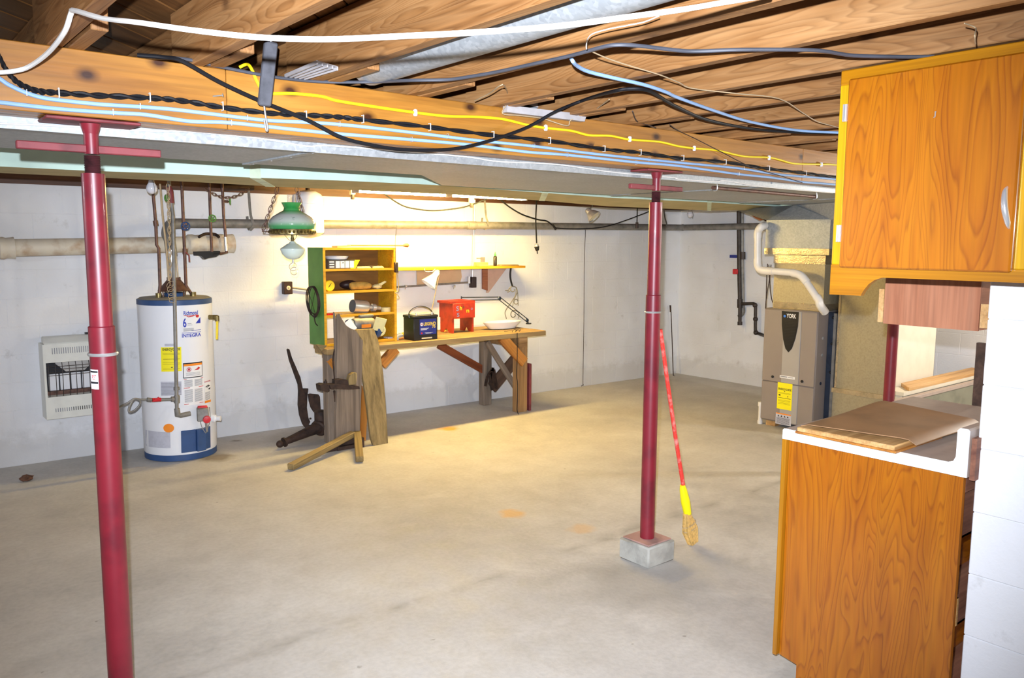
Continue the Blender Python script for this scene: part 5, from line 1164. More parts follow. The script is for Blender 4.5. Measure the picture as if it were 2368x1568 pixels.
B().tube(smoothpts([U(*R6(588, 360), 'y', 5.9), U(*R6(575, 450), 'y', 5.88), U(*R6(588, 600), 'y', 5.84)], 4), .006, 6).tube([U(*R6(585, 690), 'y', 5.84), U(*R6(590, 775), 'y', 5.86)], [.01, .003], 6).build('iron_rod', M['darkiron'], sd)
# leaning boards beside the stand
lb1 = thing('leaning_board', 'weathered tan board leaning on the bench right of the torn grey plank', 'board', U(*R6(950, 1110), 'y', 5.78))
pts = [(752, 212), (895, 204), (930, 290), (952, 430), (964, 520), (985, 750), (1008, 1112), (962, 1116), (890, 1116), (872, 1060), (840, 800), (806, 560), (800, 470), (808, 297)]
zt_ = U(*R6(820, 205), 'y', 5.9).z
b = B(); fr = []; 
for p in pts:
    k = (p[1]-204)/912; fr.append(U(*R6(*p), 'y', 5.93-.16*k))
b.prism(fr, (0, .028, 0)); b.build('weathered_plank', M['tanwood'], lb1, M=frame(V((fr[0].x, 5.9, 0)), V((fr[0].x, 5.9, 1)), (0, 1, 0)), smooth=False, bevel=.003)
lb2 = thing('leaning_board', 'narrow orange brown board standing between the torn plank and the leaning tan board', 'board', U(*R6(815, 1080), 'y', 5.93))
b = B().prism([U(*R6(*p), 'y', 5.955) for p in ((795, 740), (806, 650), (845, 860), (832, 1080), (790, 1078))], (0, .03, 0)); b.build('narrow_plank', M['orangewood'], lb2, M=frame(V((3.1, 5.95, 0)), V((3.1, 5.95, 1)), (0, 1, 0)), smooth=False)
# ------------------------------------------------------------------ rusty plough parts
pw = thing('plough_blade', 'dark rusty plough blade with curved handle leaning on the wall left of the bench', 'plough part', U(*R6(380, 985), 'y', 6.55))
yp_ = 6.58
poly6([(218, 368), (226, 360), (236, 366), (255, 430), (290, 510), (322, 585), (340, 672), (384, 672), (378, 712), (372, 820), (384, 900), (398, 932), (386, 955), (424, 968), (404, 988), (372, 992), (340, 950), (316, 880), (305, 800), (308, 690), (304, 640), (270, 545), (236, 450)], yp_, .022, 'curved_beam', 'darkiron', pw)
poly6([(384, 716), (400, 712), (462, 718), (474, 735), (478, 800), (482, 850), (498, 905), (478, 912), (462, 872), (430, 860), (404, 820), (390, 770)], yp_-.03, .018, 'share_blade', 'darkiron', pw)
B().tube([U(*R6(392, 907), 'y', yp_-.03), U(*R6(404, 905), 'y', yp_-.03)], .007, 6).build('bolt', M['darkiron'], pw)
hb = thing('hitch_bar', 'dark iron bar with round hub and ball end on the floor before the plough blade', 'iron bar', U(*R6(480, 1000), 'z', 0))
hc_ = U(*R6(478, 968), 'y', 6.40); be = U(*R6(160, 1106), 'z', .045)
hcz = V((hc_.x, hc_.y, .13))
hcz = U(*R6(478, 968), 'z', .12)
B().lathe([(.06, -.045), (.072, -.035), (.072, .035), (.06, .045)], hcz, 18, axis=(.8, .5, .35)).build('hub', M['darkiron'], hb)
B().lathe([(.05, 0), (.05, .09), (.03, .1)], hcz+V((0, 0, .04)), 14).build('hub_neck', M['darkiron'], hb)
B().tube([hcz, hcz.lerp(be, .3), be.lerp(hcz, .1)], [.055, .042, .026], 12).tube([be.lerp(hcz, .12), be.lerp(hcz, .09)], .04, 12).build('tapered_bar', M['darkiron'], hb)
B().sphere(be, .03, 14, 8).build('ball_end', M['darkiron'], hb)
a = U(62, 1112, 'z', 0); t = thing('rusty_scrap', 'small rusty brown scrap on the floor at the far left', 'scrap', a)
b = B().sphere((0, 0, 0), .045, 9, 6, (1, .8, .5)); b.v = [V((q.x*random.uniform(.7, 1.3)+a.x, q.y*random.uniform(.7, 1.3)+a.y, max(0.0, q.z*random.uniform(.7, 1.2)+.02))) for q in b.v]; b.build('scrap_body', M['debris'], t, smooth=False)
# ------------------------------------------------------------------ broom
bt0 = U(1600, 1256, 'z', .005); y1 = bt0.y+.0
top = U(1524, 735, 'x', 3.60)
D = [U(1600, 1256, 'z', .012)]
P2 = V((xr_+.34, 2.83, 0))
bo = thing('broom', 'broom with red handle and yellow cap leaning behind the middle red post', 'broom', D[0])
tip = D[0]; 
# the broom leans back along the floor line of the post: straight line in the vertical plane x = const
def onb(px, py): return U(px, py, 'y', tip.y+.004*(1256-py)/100)
hd = [onb(1582, 1135), onb(1562, 1010), onb(1543, 880), onb(1527, 762)]
B().tube(hd, .0115, 12).build('handle', M['broomred'], bo)
c0_, c1_ = onb(1590, 1188), onb(1578, 1122)
B().tube([c0_, c0_.lerp(c1_, .45), c0_.lerp(c1_, .85), c1_], [.021, .026, .020, .014], 14).build('cap', M['broomyel'], bo)
b = B(); nb = 120
cu, cd = onb(1588, 1186), onb(1603, 1256)
ax = (cd-cu).normalized(); sv = ax.cross(V((0, 1, 0))).normalized()
for k in range(nb):
    u = random.uniform(-1, 1); d = random.uniform(-1, 1); wv = .046
    a0 = cu+sv*u*.014+V((0, d*.012, 0)); am = cu.lerp(cd, .55)+sv*u*wv*.95+V((0, d*.022, 0)); a2 = cu.lerp(cd, random.uniform(.94, 1.0))+sv*u*wv*.62+V((0, d*.018, 0))
    if a2.z < .004: a2.z = .004
    b.tube([a0, am, a2], [.005, .006, .0035], 4)
o = b.build('bristles', M['straw'], bo); o['kind'] = 'stuff'
b = B()
for k in (.35, .5):
    cc = cu.lerp(cd, k); b.tube([cc+sv*(.05*math.cos(a))+V((0, .026*math.sin(a), 0)) for a in [i*.524 for i in range(12)]], .0022, 5, closed=True)
b.build('stitching', M['tanwire'], bo)
# ------------------------------------------------------------------ cords and hanging things
def wy(pts, y): return [U(*p, 'y', y) for p in pts]
cable('black_cable', 'black cord drooping in a shallow loop under the fluorescent lights', 'cord', wy(((872, 434), (880, 442), (930, 475), (975, 485), (1005, 487), (1040, 484), (1080, 477), (1125, 460), (1132, 455)), 6.25), .0065, 'blackrubber')
cc = cable('black_cable', 'black cord hanging from the ceiling along the grey pipe, left of the middle post', 'cord', wy(((1148, 455), (1156, 461), (1180, 480), (1210, 497), (1245, 508), (1266, 512), (1283, 527)), 6.35), .0075, 'blackrubber')
B().tube([U(1278, 520, 'y', 6.34), U(1285, 530, 'y', 6.34)], [.012, .014], 8).build('cord_end', M['black'], cc)
cable('black_cable', 'black cord swagged along the grey pipe towards the middle red post', 'cord', wy(((1283, 527), (1310, 529), (1350, 529), (1395, 525), (1440, 512), (1496, 491), (1520, 480)), 6.35), .0055, 'blackrubber')
hcrd = thing('hanging_plug_cord', 'black cord hanging straight down with a bright plug on its end', 'cord', U(1240, 520, 'y', 6.4))
B().tube(smoothpts([TOP(U(1241, 455, 'y', 6.4))]+wy(((1241, 455), (1239, 505), (1240, 540), (1241, 562)), 6.4), 4), .007, 8).build('cord_run', M['blackrubber'], hcrd)
c = U(1241, 568, 'y', 6.4); B().sphere(c, .022, 10, 6).build('bright_ring', M['chrome'], hcrd)
B().tube([c+V((0, 0, -.01)), c+V((.01, 0, -.05))], [.028, .018], 10).tube([c+V((.005, 0, -.045)), c+V((.012, 0, -.085))], .006, 6).build('plug', M['black'], hcrd)
h2 = thing('hanging_socket_cord', 'short black cord with a small dark socket hanging left of the middle red post', 'cord', U(1473, 510, 'y', 6.4))
B().tube([TOP(U(1474, 478, 'y', 6.4))]+wy(((1474, 478), (1473, 514)), 6.4), .006, 8).build('cord_run', M['blackrubber'], h2); B().tube(wy(((1473, 514), (1473, 528)), 6.4), [.016, .018], 10).build('socket', M['outlet'], h2)
rl = thing('reflector_lamp', 'small silver reflector lamp hanging under the foam boxing', 'lamp', U(1370, 497, 'y', 6.0))
a, c = U(1360, 487, 'y', 6.0), U(1378, 506, 'y', 5.92); dd = (c-a).normalized()
B().lathe([(.022, -.02), (.03, -.01), (.032, .025), (.045, .035), (.075, .095), (.076, .1), (.07, .098), (.03, .03)], a, 24, axis=dd, cap=False).build('reflector', M['steel'], rl)
B().lathe([(.015, .03), (.045, .07), (.06, .088)], a, 16, axis=dd).build('bulb_face', M['ivory'], rl)
B().tube(smoothpts([TOP(U(1370, 468, 'y', 6.0))]+wy(((1370, 470), (1368, 478), (1360, 485)), 6.0), 3), .006, 6).build('hanger', M['graypipe'], rl)
cable('thin_wire', 'thin cord running from the reflector lamp straight down the wall to the floor', 'cord', [U(*p, 'w', .02) for p in ((1354, 530), (1351, 620), (1350, 760), (1348, 880), (1349, 889))]+[U(1344, 893, 'z', .006)], .0032, 'darkiron')
cable('thin_wire', 'thin cord hanging in front of the bookshelf right edge from the ceiling', 'cord', wy(((917, 520), (914, 560), (915, 605)), 6.1), .0022, 'greycable')
cable('thin_wire', 'thin black cord hanging from the bench front near the eyeglasses down to the floor', 'cord', [U(*p, 'y', 5.96) for p in ((1196, 770), (1196, 830), (1194, 865), (1197, 890), (1196, 935))]+[U(1196, 950, 'y', 5.955), U(1199, 958, 'z', .008)], .0035, 'blackrubber')
lr = thing('leaning_rod', 'thin bent dark iron rod leaning on the wall in the right hand corner', 'rod', U(1556, 870, 'y', 6.4))
B().tube([U(1550, 722, 'w', .04), U(1549, 706, 'w', .04), U(1551, 706, 'w', .04), U(1554, 780, 'w', .05), U(1557, 868, 'y', 6.56), U(1561, 871, 'y', 6.52)], .006, 6).build('rod_body', M['darkiron'], lr)
# ------------------------------------------------------------------ furnace
FX = 6.45; fy0, fy1 = 3.745, 4.272; fz0, fz1 = .055, 1.085
fu = thing('furnace', 'taupe gas furnace with black grille and yellow energy label in the right corner', 'furnace', (6.8, 4.0, 0))
B().box(FX+.012, 7.15, fy0, fy1, fz0, fz1).build('cabinet_shell', M['furn'], fu, bevel=.006)
ya, yc = U(1810, 800, 'x', FX).y, U(1851, 800, 'x', FX).y
seam = .42
def fpanel(nm, y0_, y1_, z0_, z1_, m, x=FX): return B().box(x, FX+.013, y0_, y1_, z0_, z1_).build(nm, M[m], fu, bevel=.004)
fpanel('upper_door', fy0+.003, fy1-.003, seam+.003, fz1-.008, 'furn')
fpanel('lower_door', fy0+.003, fy1-.003, fz0+.01, seam-.003, 'furn')
for z0_, z1_ in ((seam+.004, fz1-.01), (fz0+.012, seam-.004)): fpanel('centre_panel', yc, ya, z0_, z1_, 'furnlight', FX-.006)
gl = [U(*p, 'x', FX-.009) for p in ((1808, 719), (1847, 722), (1845, 755), (1839, 783), (1831, 806), (1823, 815), (1816, 806), (1811, 785), (1808, 752))]
gr_ = B().prism(gl, (.006, 0, 0)).build('grille', M['black'], fu, smooth=False)
for k in range(20):
    py = 738+k*3.5; f_ = min(1, max(0, (py-752)/66)); hw = 13.2*(1-f_**2.0)+.5
    a = U(1828-hw-f_*2, py, 'x', FX-.011); c = U(1828+hw-f_*4, py+1.2, 'x', FX-.011)
    B().bar(a, c, .006, .0035).build('louvre', M['dark'], gr_, smooth=False)
o_ = U(1819, 735, 'x', FX-.0105); r_ = U(1841, 737, 'x', FX-.0105)-o_; u_ = U(1819, 725, 'x', FX-.0105)-o_
b = B(); text_on(b, 'YORK', quadmap(o_, r_, u_)); b.mat(1); q_ = U(1814.5, 731, 'x', FX-.0105)
for k in range(6): b.add([q_, q_+V((0, .013*math.cos(k*1.047), .013*math.sin(k*1.047))), q_+V((0, .013*math.cos((k+1)*1.047), .013*math.sin((k+1)*1.047)))], [(0, 1, 2)])
b.build('brand_lettering', [M['paper'], mat('brand_blue', '3a7ad8', .5)], gr_, smooth=False)
def frect(nm, px0, px1, py0, py1, m, x=FX-.0075, sl=.07):
    o = U(px0, py1, 'x', x); r = U(px1, py1+(px1-px0)*sl, 'x', x)-o; u = U(px0, py0, 'x', x)-o
    r.z = 0; u.y = 0
    return rectf(B(), quadmap(o, r, u), 0, 1, 0, 1).build(nm, M[m], fu, smooth=False), quadmap(o+V((-.001, 0, 0)), r, u)
el, f = frect('energy_label', 1796, 1830, 883, 944, 'yellowpaper')
b = B(); text_on(b, 'ENERGYGUIDE', sub(f, .06, .72, .94, .8)); b.add([f(.46, .7), f(.54, .7), f(.5, .66)], [(0, 1, 2)]); rectf(b, f, .08, .92, .42, .435); rectf(b, f, .1, .22, .5, .55); rectf(b, f, .7, .74, .48, .53)
for v_ in (.62, .59, .34, .3, .24, .2): rectf(b, f, .08, .9, v_, v_+.007)
b.build('label_print', M['ink'], el, smooth=False)
el, f = frect('rating_label', 1793, 1829, 953, 979, 'greypaper'); b = B(); rectf(b, f, .02, .98, .9, 1.0); b.mat(1); 
for k in range(4): b.add([f(.12+k*.2, .68), f(.24+k*.2, .68), f(.18+k*.2, .84)], [(0, 1, 2)])
for k in range(7): rectf(b, f, .05, .9, .08+k*.08, .11+k*.08)
b.build('label_print', [M['orange'], M['ink']], el, smooth=False)
el, f = frect('badge', 1803, 1838, 867, 873, 'paper'); b = B(); rectf(b, f, .04, .5, .35, .75); rectf(b, f, .55, .9, .4, .65); b.build('badge_print', M['greyink'], el, smooth=False)
for px, py in ((1787, 871), (1855, 882)):
    c = U(px, py, 'x', FX); B().lathe([(.012, 0), (.012, .008), (.008, .012)], c, 12, axis=(-1, 0, 0)).build('door_knob', M['black'], fu)
for z_ in (.85, .7, .45): B().lathe([(.014, 0), (.014, .004), (.008, .006)], (6.55, fy0, z_), 12, axis=(0, -1, 0)).build('knockout_plug', M['bluepost'] if z_ < .5 else M['steel'], fu)
for y_ in (fy1-.08, fy0+.1):
    bl_ = thing('wood_block', 'short wood block under the %s end of the furnace' % ('far' if y_ > 4 else 'near'), 'block', (6.6, y_, 0)); B().box(6.5, 7.1, y_-.05, y_+.05, 0, .0545).build('block_body', M['pine'], bl_, bevel=.003)
# plenum above the furnace
pe = thing('plenum', 'galvanised sheet metal plenum with shiny tape standing on top of the furnace', 'duct', (6.8, 4.0, fz1))
pz1 = 1.875; zt1, zt2 = 1.575, 1.535
B().box(6.5, 7.12, 3.70, 4.325, zt1, pz1).build('upper_box', M['galv'], pe, smooth=False)
B().box(6.52, 7.12, 3.74, 4.235, fz1+.001, zt2).build('coil_box', M['foil'], pe, smooth=False)
B().box(6.493, 7.125, 3.695, 4.33, zt1-.005, zt1+.05).build('tape_band', M['goldtape'], pe, smooth=False)
B().box(6.512, 7.125, 3.735, 4.24, zt2-.045, zt2+.03).build('tape_band', M['goldtape'], pe, smooth=False)
B().box(6.512, 7.125, 3.735, 4.22, fz1+.001, fz1+.06).build('tape_band', M['goldtape'], pe, smooth=False)
ta, tb, tcn = U(1730, 487, 'z', 2.005), U(1840, 476, 'z', 2.005), U(1960, 470, 'z', 2.005)
B().hexa([(6.5, 4.325, pz1), (6.5, 3.70, pz1), (7.12, 3.70, pz1), (7.12, 4.325, pz1), (ta.x-.25, ta.y, 2.01), (tb.x-.05, tb.y-.02, 2.01), (7.4, 3.6, 2.01), (7.5, 4.9, 2.01)]).build('flared_transition', M['galv'], pe, smooth=False)
B().hexa([(6.5, 3.70, pz1-.01), (6.5, 3.4, pz1+.06), (7.1, 3.4, pz1+.06), (7.1, 3.70, pz1-.01), (tb.x, tb.y, 2.01), (6.25, 3.3, 2.01), (7.1, 3.3, 2.01), (7.1, 3.9, 2.01)]).build('side_transition', M['galv'], pe, smooth=False)
for px0, px1 in ((1723, 1772),):
    pg = [U(*p, 'y', 5.0) for p in ((1722, 490), (1735, 492), (1745, 503), (1758, 510), (1770, 507), (1776, 513), (1760, 500), (1740, 487))]
    B().prism(pg, (0, .01, 0)).build('torn_liner', M['spoon'], pe, smooth=False)
# white plastic vent pipe
pv = thing('white_vent_pipe', 'white plastic vent pipe bending across the front of the plenum into the furnace top', 'pipe', U(1850, 640, 'x', 6.4))
X = 6.40
def px_(p, x=X): return U(*p, 'x', x)
for p_ in (((1752, 548), (1752, 600)), ((1785, 627), (1838, 631)), ((1862, 648), (1890, 690))): B().tube([px_(p_[0]), px_(p_[1])], .031, 18).build('straight_pipe', M['pvc'], pv)
B().tube(smoothpts([px_((1768, 522), 6.47), px_((1760, 525)), px_((1753, 535)), px_((1752, 550))], 4), .035, 18).build('elbow', M['pvc'], pv)
B().tube(smoothpts([px_((1752, 598)), px_((1753, 615)), px_((1762, 625)), px_((1788, 627.5))], 4), .035, 18).build('elbow', M['pvc'], pv)
B().tube(smoothpts([px_((1832, 631)), px_((1845, 634)), px_((1855, 640)), px_((1866, 653))], 4), .035, 18).build('elbow', M['pvc'], pv)
B().tube(smoothpts([px_((1888, 686)), px_((1894, 695)), px_((1897, 706)), V((6.47, px_((1898, 718)).y, fz1+.002))], 4), .035, 18).build('elbow', M['pvc'], pv)
# gas and wall pipes by the furnace
gx_ = RX-.07
gpi = thing('black_gas_pipe', 'black iron gas pipe with a red valve on the right wall, branching to the furnace', 'pipe', U(1710, 700, 'x', gx_))
B().tube([px_(p, gx_) for p in ((1708, 488), (1709, 620), (1711, 705))], .022, 12).build('riser', M['blackpipe'], gpi)
B().tube([px_(p, gx_) for p in ((1711, 700), (1711, 750))], .021, 12).tube([px_(p, gx_) for p in ((1711, 692), (1711, 712))], .032, 12).tube([px_(p, gx_) for p in ((1711, 744), (1711, 752))], .028, 12).build('drip_leg', M['blackpipe'], gpi)
B().tube(smoothpts([px_((1711, 703), gx_), px_((1738, 702), gx_), px_((1744, 703), gx_), px_((1747, 708), gx_), px_((1747, 730), gx_), px_((1747, 766), gx_), px_((1749, 771), gx_), px_((1756, 772), gx_), V((7.2, 4.28, px_((1764, 773), gx_).z))], 3), .019, 12).build('branch', M['blackpipe'], gpi)
for p in ((1747, 738), (1746, 706), (1748, 769)): B().sphere(px_(p, gx_), .03, 10, 6).build('fitting', M['blackpipe'], gpi)
B().box(*(lambda c: (c.x-.065, c.x-.025, c.y-.02, c.y+.035, c.z-.03, c.z+.03))(px_((1707, 628), gx_))).build('red_valve', M['redplastic'], gpi, bevel=.006)
ec_ = thing('conduit_pipe', 'thin grey galvanised conduit on the right wall beside the black gas pipe', 'pipe', U(1717, 600, 'x', gx_))
B().tube([px_(p, RX-.03) for p in ((1716, 488), (1716, 590), (1718, 715))], .022, 12).tube(smoothpts([px_(p, RX-.03) for p in ((1718, 712), (1718, 722), (1714, 728), (1709, 732))], 3), .026, 12).build('conduit_run', M['graypipe'], ec_)
B().tube([px_((1717, 583), RX-.04), px_((1717, 600), RX-.04)], .034, 12).build('coupling', M['blackpipe'], ec_)
nt = thing('blue_tag', 'small dark blue tag on the right wall beside the pipes', 'tag', U(1696, 593, 'x', RX-.02)); c = U(1696, 593, 'x', RX-.02); B().box(c.x, c.x+.012, c.y-.055, c.y+.055, c.z-.018, c.z+.018).build('tag_body', M['battblue'], nt, bevel=.002)
rv_ = thing('red_valve_handle', 'small red valve handle high on the timber near the right corner', 'valve', U(1645, 486, 'y', 6.3)); c = U(1645, 487, 'y', 6.3)
B().box(c.x-.035, c.x+.035, 6.29, 6.31, c.z-.008, c.z+.008).box(c.x-.008, c.x+.008, 6.29, 6.31, c.z, c.z+.03).build('handle', M['redplastic'], rv_, smooth=False)
for i, pts in enumerate((((1775, 610), (1773, 640), (1772, 680), (1771, 712)), ((1778, 612), (1779, 645), (1772, 690), (1770, 714)), ((1783, 612), (1780, 650), (1784, 690), (1793, 713)))):
    cable('thin_wire', ('leftmost of three', 'middle of three', 'rightmost of three')[i]+' thin dark thermostat wires left of the plenum', 'cord', [U(*p, 'x', 6.6) for p in pts], .004, 'darkiron')
jb = thing('junction_box', 'small brass coloured junction box with wires on the left side of the furnace', 'box', U(1757, 838, 'x', 6.7)); c = U(1757, 838, 'x', 6.7)
B().box(c.x, c.x+.1, fy1+.001, fy1+.045, c.z-.06, c.z+.06).build('box_body', M['tape'], jb, bevel=.004); B().tube(smoothpts([(c.x+.03, fy1+.025, c.z+.06), (c.x+.03, fy1+.01, c.z+.14), (c.x+.06, fy1+.002, c.z+.17)]), .005, 6).tube(smoothpts([(c.x+.03, fy1+.025, c.z-.06), (c.x+.03, fy1+.045, c.z-.2), (c.x+.04, fy1+.03, c.z-.3)]), .005, 6).build('box_wires', M['darkiron'], jb)
dt = thing('drain_trap', 'short white plastic drain pipe at the lower left corner of the furnace', 'pipe', U(1752, 950, 'x', 6.5)); a = U(1752, 933, 'x', 6.5); c = U(1753, 978, 'x', 6.5)
B().tube([V((6.5, fy1+.03, a.z)), V((6.5, fy1+.03, c.z))], .019, 12).tube([V((6.5, fy1+.03, a.z-.02)), V((6.5, fy1+.03, a.z+.02))], .025, 12).tube([V((6.5, fy1+.03, c.z-.02)), V((6.5, fy1+.03, c.z+.03))], .025, 12).build('trap_pipe', M['pvc'], dt)
# return air drop covered with foil
fo2 = thing('foil_return_duct', 'gold toned foil faced return air duct to the right of the furnace', 'duct', (6.9, 3.4, 0))
fd0, fd1 = U(2061, 800, 'x', 6.6).y, U(1936, 800, 'x', 6.6).y
B().box(6.6, 7.4, fd0, fd1, .41, 2.0).build('upper_drop', M['foil'], fo2, smooth=False)
B().box(6.585, 7.15, fd0-.02, fd1+.01, 0, .40).build('base_box', M['foil'], fo2, smooth=False)
B().box(6.58, 7.15, fd0-.02, fd1+.02, .385, .425).build('crinkled_tape', M['goldtape'], fo2, smooth=False)
B().box(6.602, 7.402, fd0-.004, fd0-.0005, .42, 1.99).build('lit_side_panel', M['creamflat'], fo2, smooth=False)  # lit side of the foil duct, its brightness put into a cream colour
B().box(6.594, 6.6, fd0-.006, fd0+.02, .42, 1.98).build('edge_tape', M['goldtape'], fo2, smooth=False)
B().box(6.594, 6.6, fd1-.015, fd1+.004, .42, 1.98).build('edge_tape', M['goldtape'], fo2, smooth=False)
bp_ = thing('dark_steel_filter_rack', 'dark blue grey steel filter rack between the furnace and the foil duct', 'rack', (6.7, 3.7, 0))
B().box(6.62, 7.1, fd1+.015, fy0-.005, .05, 1.075).build('rack_body', M['bluepost'], bp_, smooth=False)
B().box(6.60, 6.62, fd1+.02, fd1+.045, .06, 1.07).build('rack_edge', M['graypipe'], bp_, smooth=False)
for z_ in (1.03, .8, .55): B().sphere((6.617, fd1+.06, z_), .012, 8, 5).build('screw', M['black'], bp_)
# ------------------------------------------------------------------ lower kitchen cabinet, counter and sheet
KX = 2.71
pk = lambda px, py, x=KX: U(px, py, 'x', x)
ky0, ky1 = pk(2214, 1300).y, pk(1812, 1300).y
kt = pk(2000, 1062).z-.0; kt = (pk(1827, 1022).z+pk(2200, 1085).z)/2
ke = 3.72
lc_ = thing('base_cabinet', 'orange varnished plywood base cabinet with open back seen end on at right', 'cabinet', ((KX+ke)/2, (ky0+ky1)/2, 0))
tkz = pk(1797, 1510).z
def endpanel(x0, x1, nm):
    # grain runs upward: build along z in local x
    Mx_ = frame(V((x0, ky0, 0)), V((x0, ky0, 1)), (0, 1, 0))
    b = B().prism([(x0, ky0, 0), (x0, ky1-.075, 0), (x0, ky1-.075, tkz-.012), (x0, ky1, tkz), (x0, ky1, kt), (x0, ky0, kt)], (x1-x0, 0, 0)); return b.build(nm, M['ply'], lc_, M=Mx_, smooth=False)
endpanel(KX, KX+.019, 'end_panel'); endpanel(ke-.019, ke, 'end_panel')
board('face_stile', (KX-.001, ky1+.010, tkz), (KX-.001+.0, ky1+.010, kt), .04, .018, M['plyface'], lc_, up=(0, 1, 0))
B().box(KX+.04, ke, ky1-.001, ky1+.018, tkz, kt).build('front_frame', M['plyface'], lc_, smooth=False)
B().box(KX+.02, ke-.02, ky0+.02, ky1-.08, tkz, tkz+.018).build('bottom_shelf', M['rawback'], lc_, smooth=False)
B().box(KX+.02, ke-.02, ky0+.0, ky0+.016, kt-.06, kt).build('back_rail', M['rawback'], lc_, smooth=False)
xw = KX+.018
zA, zB = pk(2215, 1255).z, pk(2215, 1100).z
for z0_, z1_, yo, m in ((pk(2205, 1252).z, kt-.065, .012, 'rawback'), (pk(2195, 1450).z, pk(2195, 1385).z, .0, 'rawback')):
    dr_ = B().box(KX+.022, ke-.05, ky0+yo, ky0+yo+.014, z0_, z1_).box(KX+.022, KX+.034, ky0+yo, ky1-.05, z0_, z1_).box(ke-.06, ke-.05, ky0+yo, ky1-.05, z0_, z1_).box(KX+.03, ke-.05, ky0+yo, ky1-.05, z0_, z0_+.008).build('drawer', M[m], lc_, smooth=False)
B().box(KX+.021, KX+.033, ky0-.0005, ky0+.004, pk(2195, 1450).z, pk(2195, 1385).z).build('drawer_edge', M['pine'], lc_, smooth=False)
B().box(KX+.03, ke-.03, ky0+.2, ky0+.215, tkz+.02, kt-.07).build('inner_divider', M['ply'], lc_, smooth=False)
# counter
cx0 = KX-.022
cq = lambda px, py: U(px, py, 'x', cx0)
ct, cb_ = cq(1812, 990).z, cq(1810, 1015).z; cb_ = kt; ct = kt+.04
cy1, cy0 = cq(1810, 1000).y, cq(2236, 1090).y
spz = cq(2232, 992).z
co_ = thing('countertop', 'grey laminate countertop with white edge and upturned backsplash on the base cabinet', 'countertop', ((KX+ke)/2, (cy0+cy1)/2, kt))
r = .022
prof = [(cy1, cb_), (cy1, ct-.006), (cy1-.006, ct), (cy0+.036+r, ct), (cy0+.036+r*.3, ct+r*.3), (cy0+.036, ct+r), (cy0+.036, spz-.008), (cy0+.028, spz), (cy0+.006, spz), (cy0, spz-.006), (cy0, cb_)]
B().prism([(cx0+.004, y, z) for y, z in prof], (ke-cx0, 0, 0)).build('laminate_top', M['counter'], co_, smooth=False)
B().prism([(cx0, y, z) for y, z in prof], (.004, 0, 0)).build('white_edge', M['counter_edge'], co_, smooth=False)
B().box(cx0+.02, ke, cy0-.016, cy0-.0005, cb_-.01, spz-.03).build('backing_strip', M['rawback'], co_, smooth=False)
# board and vinyl sheet lying on it
bz = ct+.001
def cz(px, py, z): return U(px, py, 'z', z)
p0, p1 = cz(1842, 993, bz+.012), cz(2085, 1033, bz+.012)
bd = thing('drawer_front_board', 'tan wooden drawer front lying under the brown sheet on the countertop', 'board', p0)
w_ = .34
B().box(p0.x, p0.x+w_, p1.y, p0.y, bz, bz+.022).build('board_body', M['pine'], bd, bevel=.004)
B().box(p0.x-.008, p0.x+w_, p1.y-.01, p0.y+.0, bz, bz+.007).build('lip', M['orangewood'], bd, smooth=False)
vs = thing('brown_vinyl_sheet', 'brown glossy vinyl sheet with bent edges lying over boards on the countertop', 'sheet', p0+V((.3, -.2, .03)))
zs_ = bz+.036
FL, FR, BR, BL = cz(1853, 979, zs_), cz(2098, 1014, zs_), cz(2252, 966, zs_+.004), cz(2030, 926, zs_+.012)
nu, nv = 16, 14; vv = []; ff = []
for i in range(nu+1):
    for j in range(nv+1):
        u, v_ = i/nu, j/nv
        t = max(0.0, (v_-.08)/.92)
        p = FR.lerp(BR, u).lerp(FL.lerp(BL, u), t)
        z = p.z+.004*math.sin(u*5+v_*3)*u
        if v_ < .08: k_ = 1-v_/.08; z -= .018*k_; p = p+(FR-FL).normalized()*.03*k_
        if v_ > .95: z -= .008*(v_-.95)/.05
        vv.append((p.x, p.y, z))
top = [V(q) for q in vv]; bot = [q-V((0, 0, .003)) for q in top]; W1 = nv+1
for i in range(nu):
    for j in range(nv):
        a = i*W1+j; ff.append((a, a+W1, a+W1+1, a+1)); n_ = len(top); ff.append((a+n_, a+1+n_, a+W1+1+n_, a+W1+n_))
n_ = len(top)
for i in range(nu):
    for j in (0, nv):
        a = i*W1+j; ff.append((a, a+W1, a+W1+n_, a+n_))
for j in range(nv):
    for i in (0, nu):
        a = i*W1+j; ff.append((a, a+1, a+1+n_, a+n_))
B().add(top+bot, ff).build('sheet_body', M['sheet'], vs)
# ------------------------------------------------------------------ wall cabinet
QX = 2.43
q = lambda px, py, x=QX: U(px, py, 'x', x)
qy1 = q(1938, 300).y; qy0 = q(2368, 300).y-.10
qzt = min(q(1940, 165).z, JB-.003); 
rail_t = qzt-.044; rail_b = q(1938, 612).z; bot = q(2050, 642).z; brk = q(1922, 681).z
wc = thing('wall_cabinet', 'orange varnished wall cabinet with a slab door, chrome hinges and pull at upper right', 'cabinet', (QX+.15, (qy0+qy1)/2, (qzt+brk)/2))
B().box(QX+.02, NX+.0, qy0, qy1-.003, bot+.008, qzt-.002).build('carcass', M['ply'], wc, smooth=False)
st = .034
board('stile', (QX+.01, qy1-st/2, rail_b), (QX+.01, qy1-st/2, rail_t), st, .02, M['plyyellow'], wc, up=(-1, 0, 0))
board('top_rail', (QX+.01, qy0, (qzt+rail_t)/2), (QX+.01, qy1, (qzt+rail_t)/2), qzt-rail_t, .02, M['plyface'], wc, up=(-1, 0, 0))
yd0 = q(2344, 600).y; yd1 = q(1958, 400).y
board('stile', (QX+.01, yd0-.05, rail_b), (QX+.01, yd0-.05, rail_t), .10, .02, M['plyyellow'], wc, up=(-1, 0, 0))
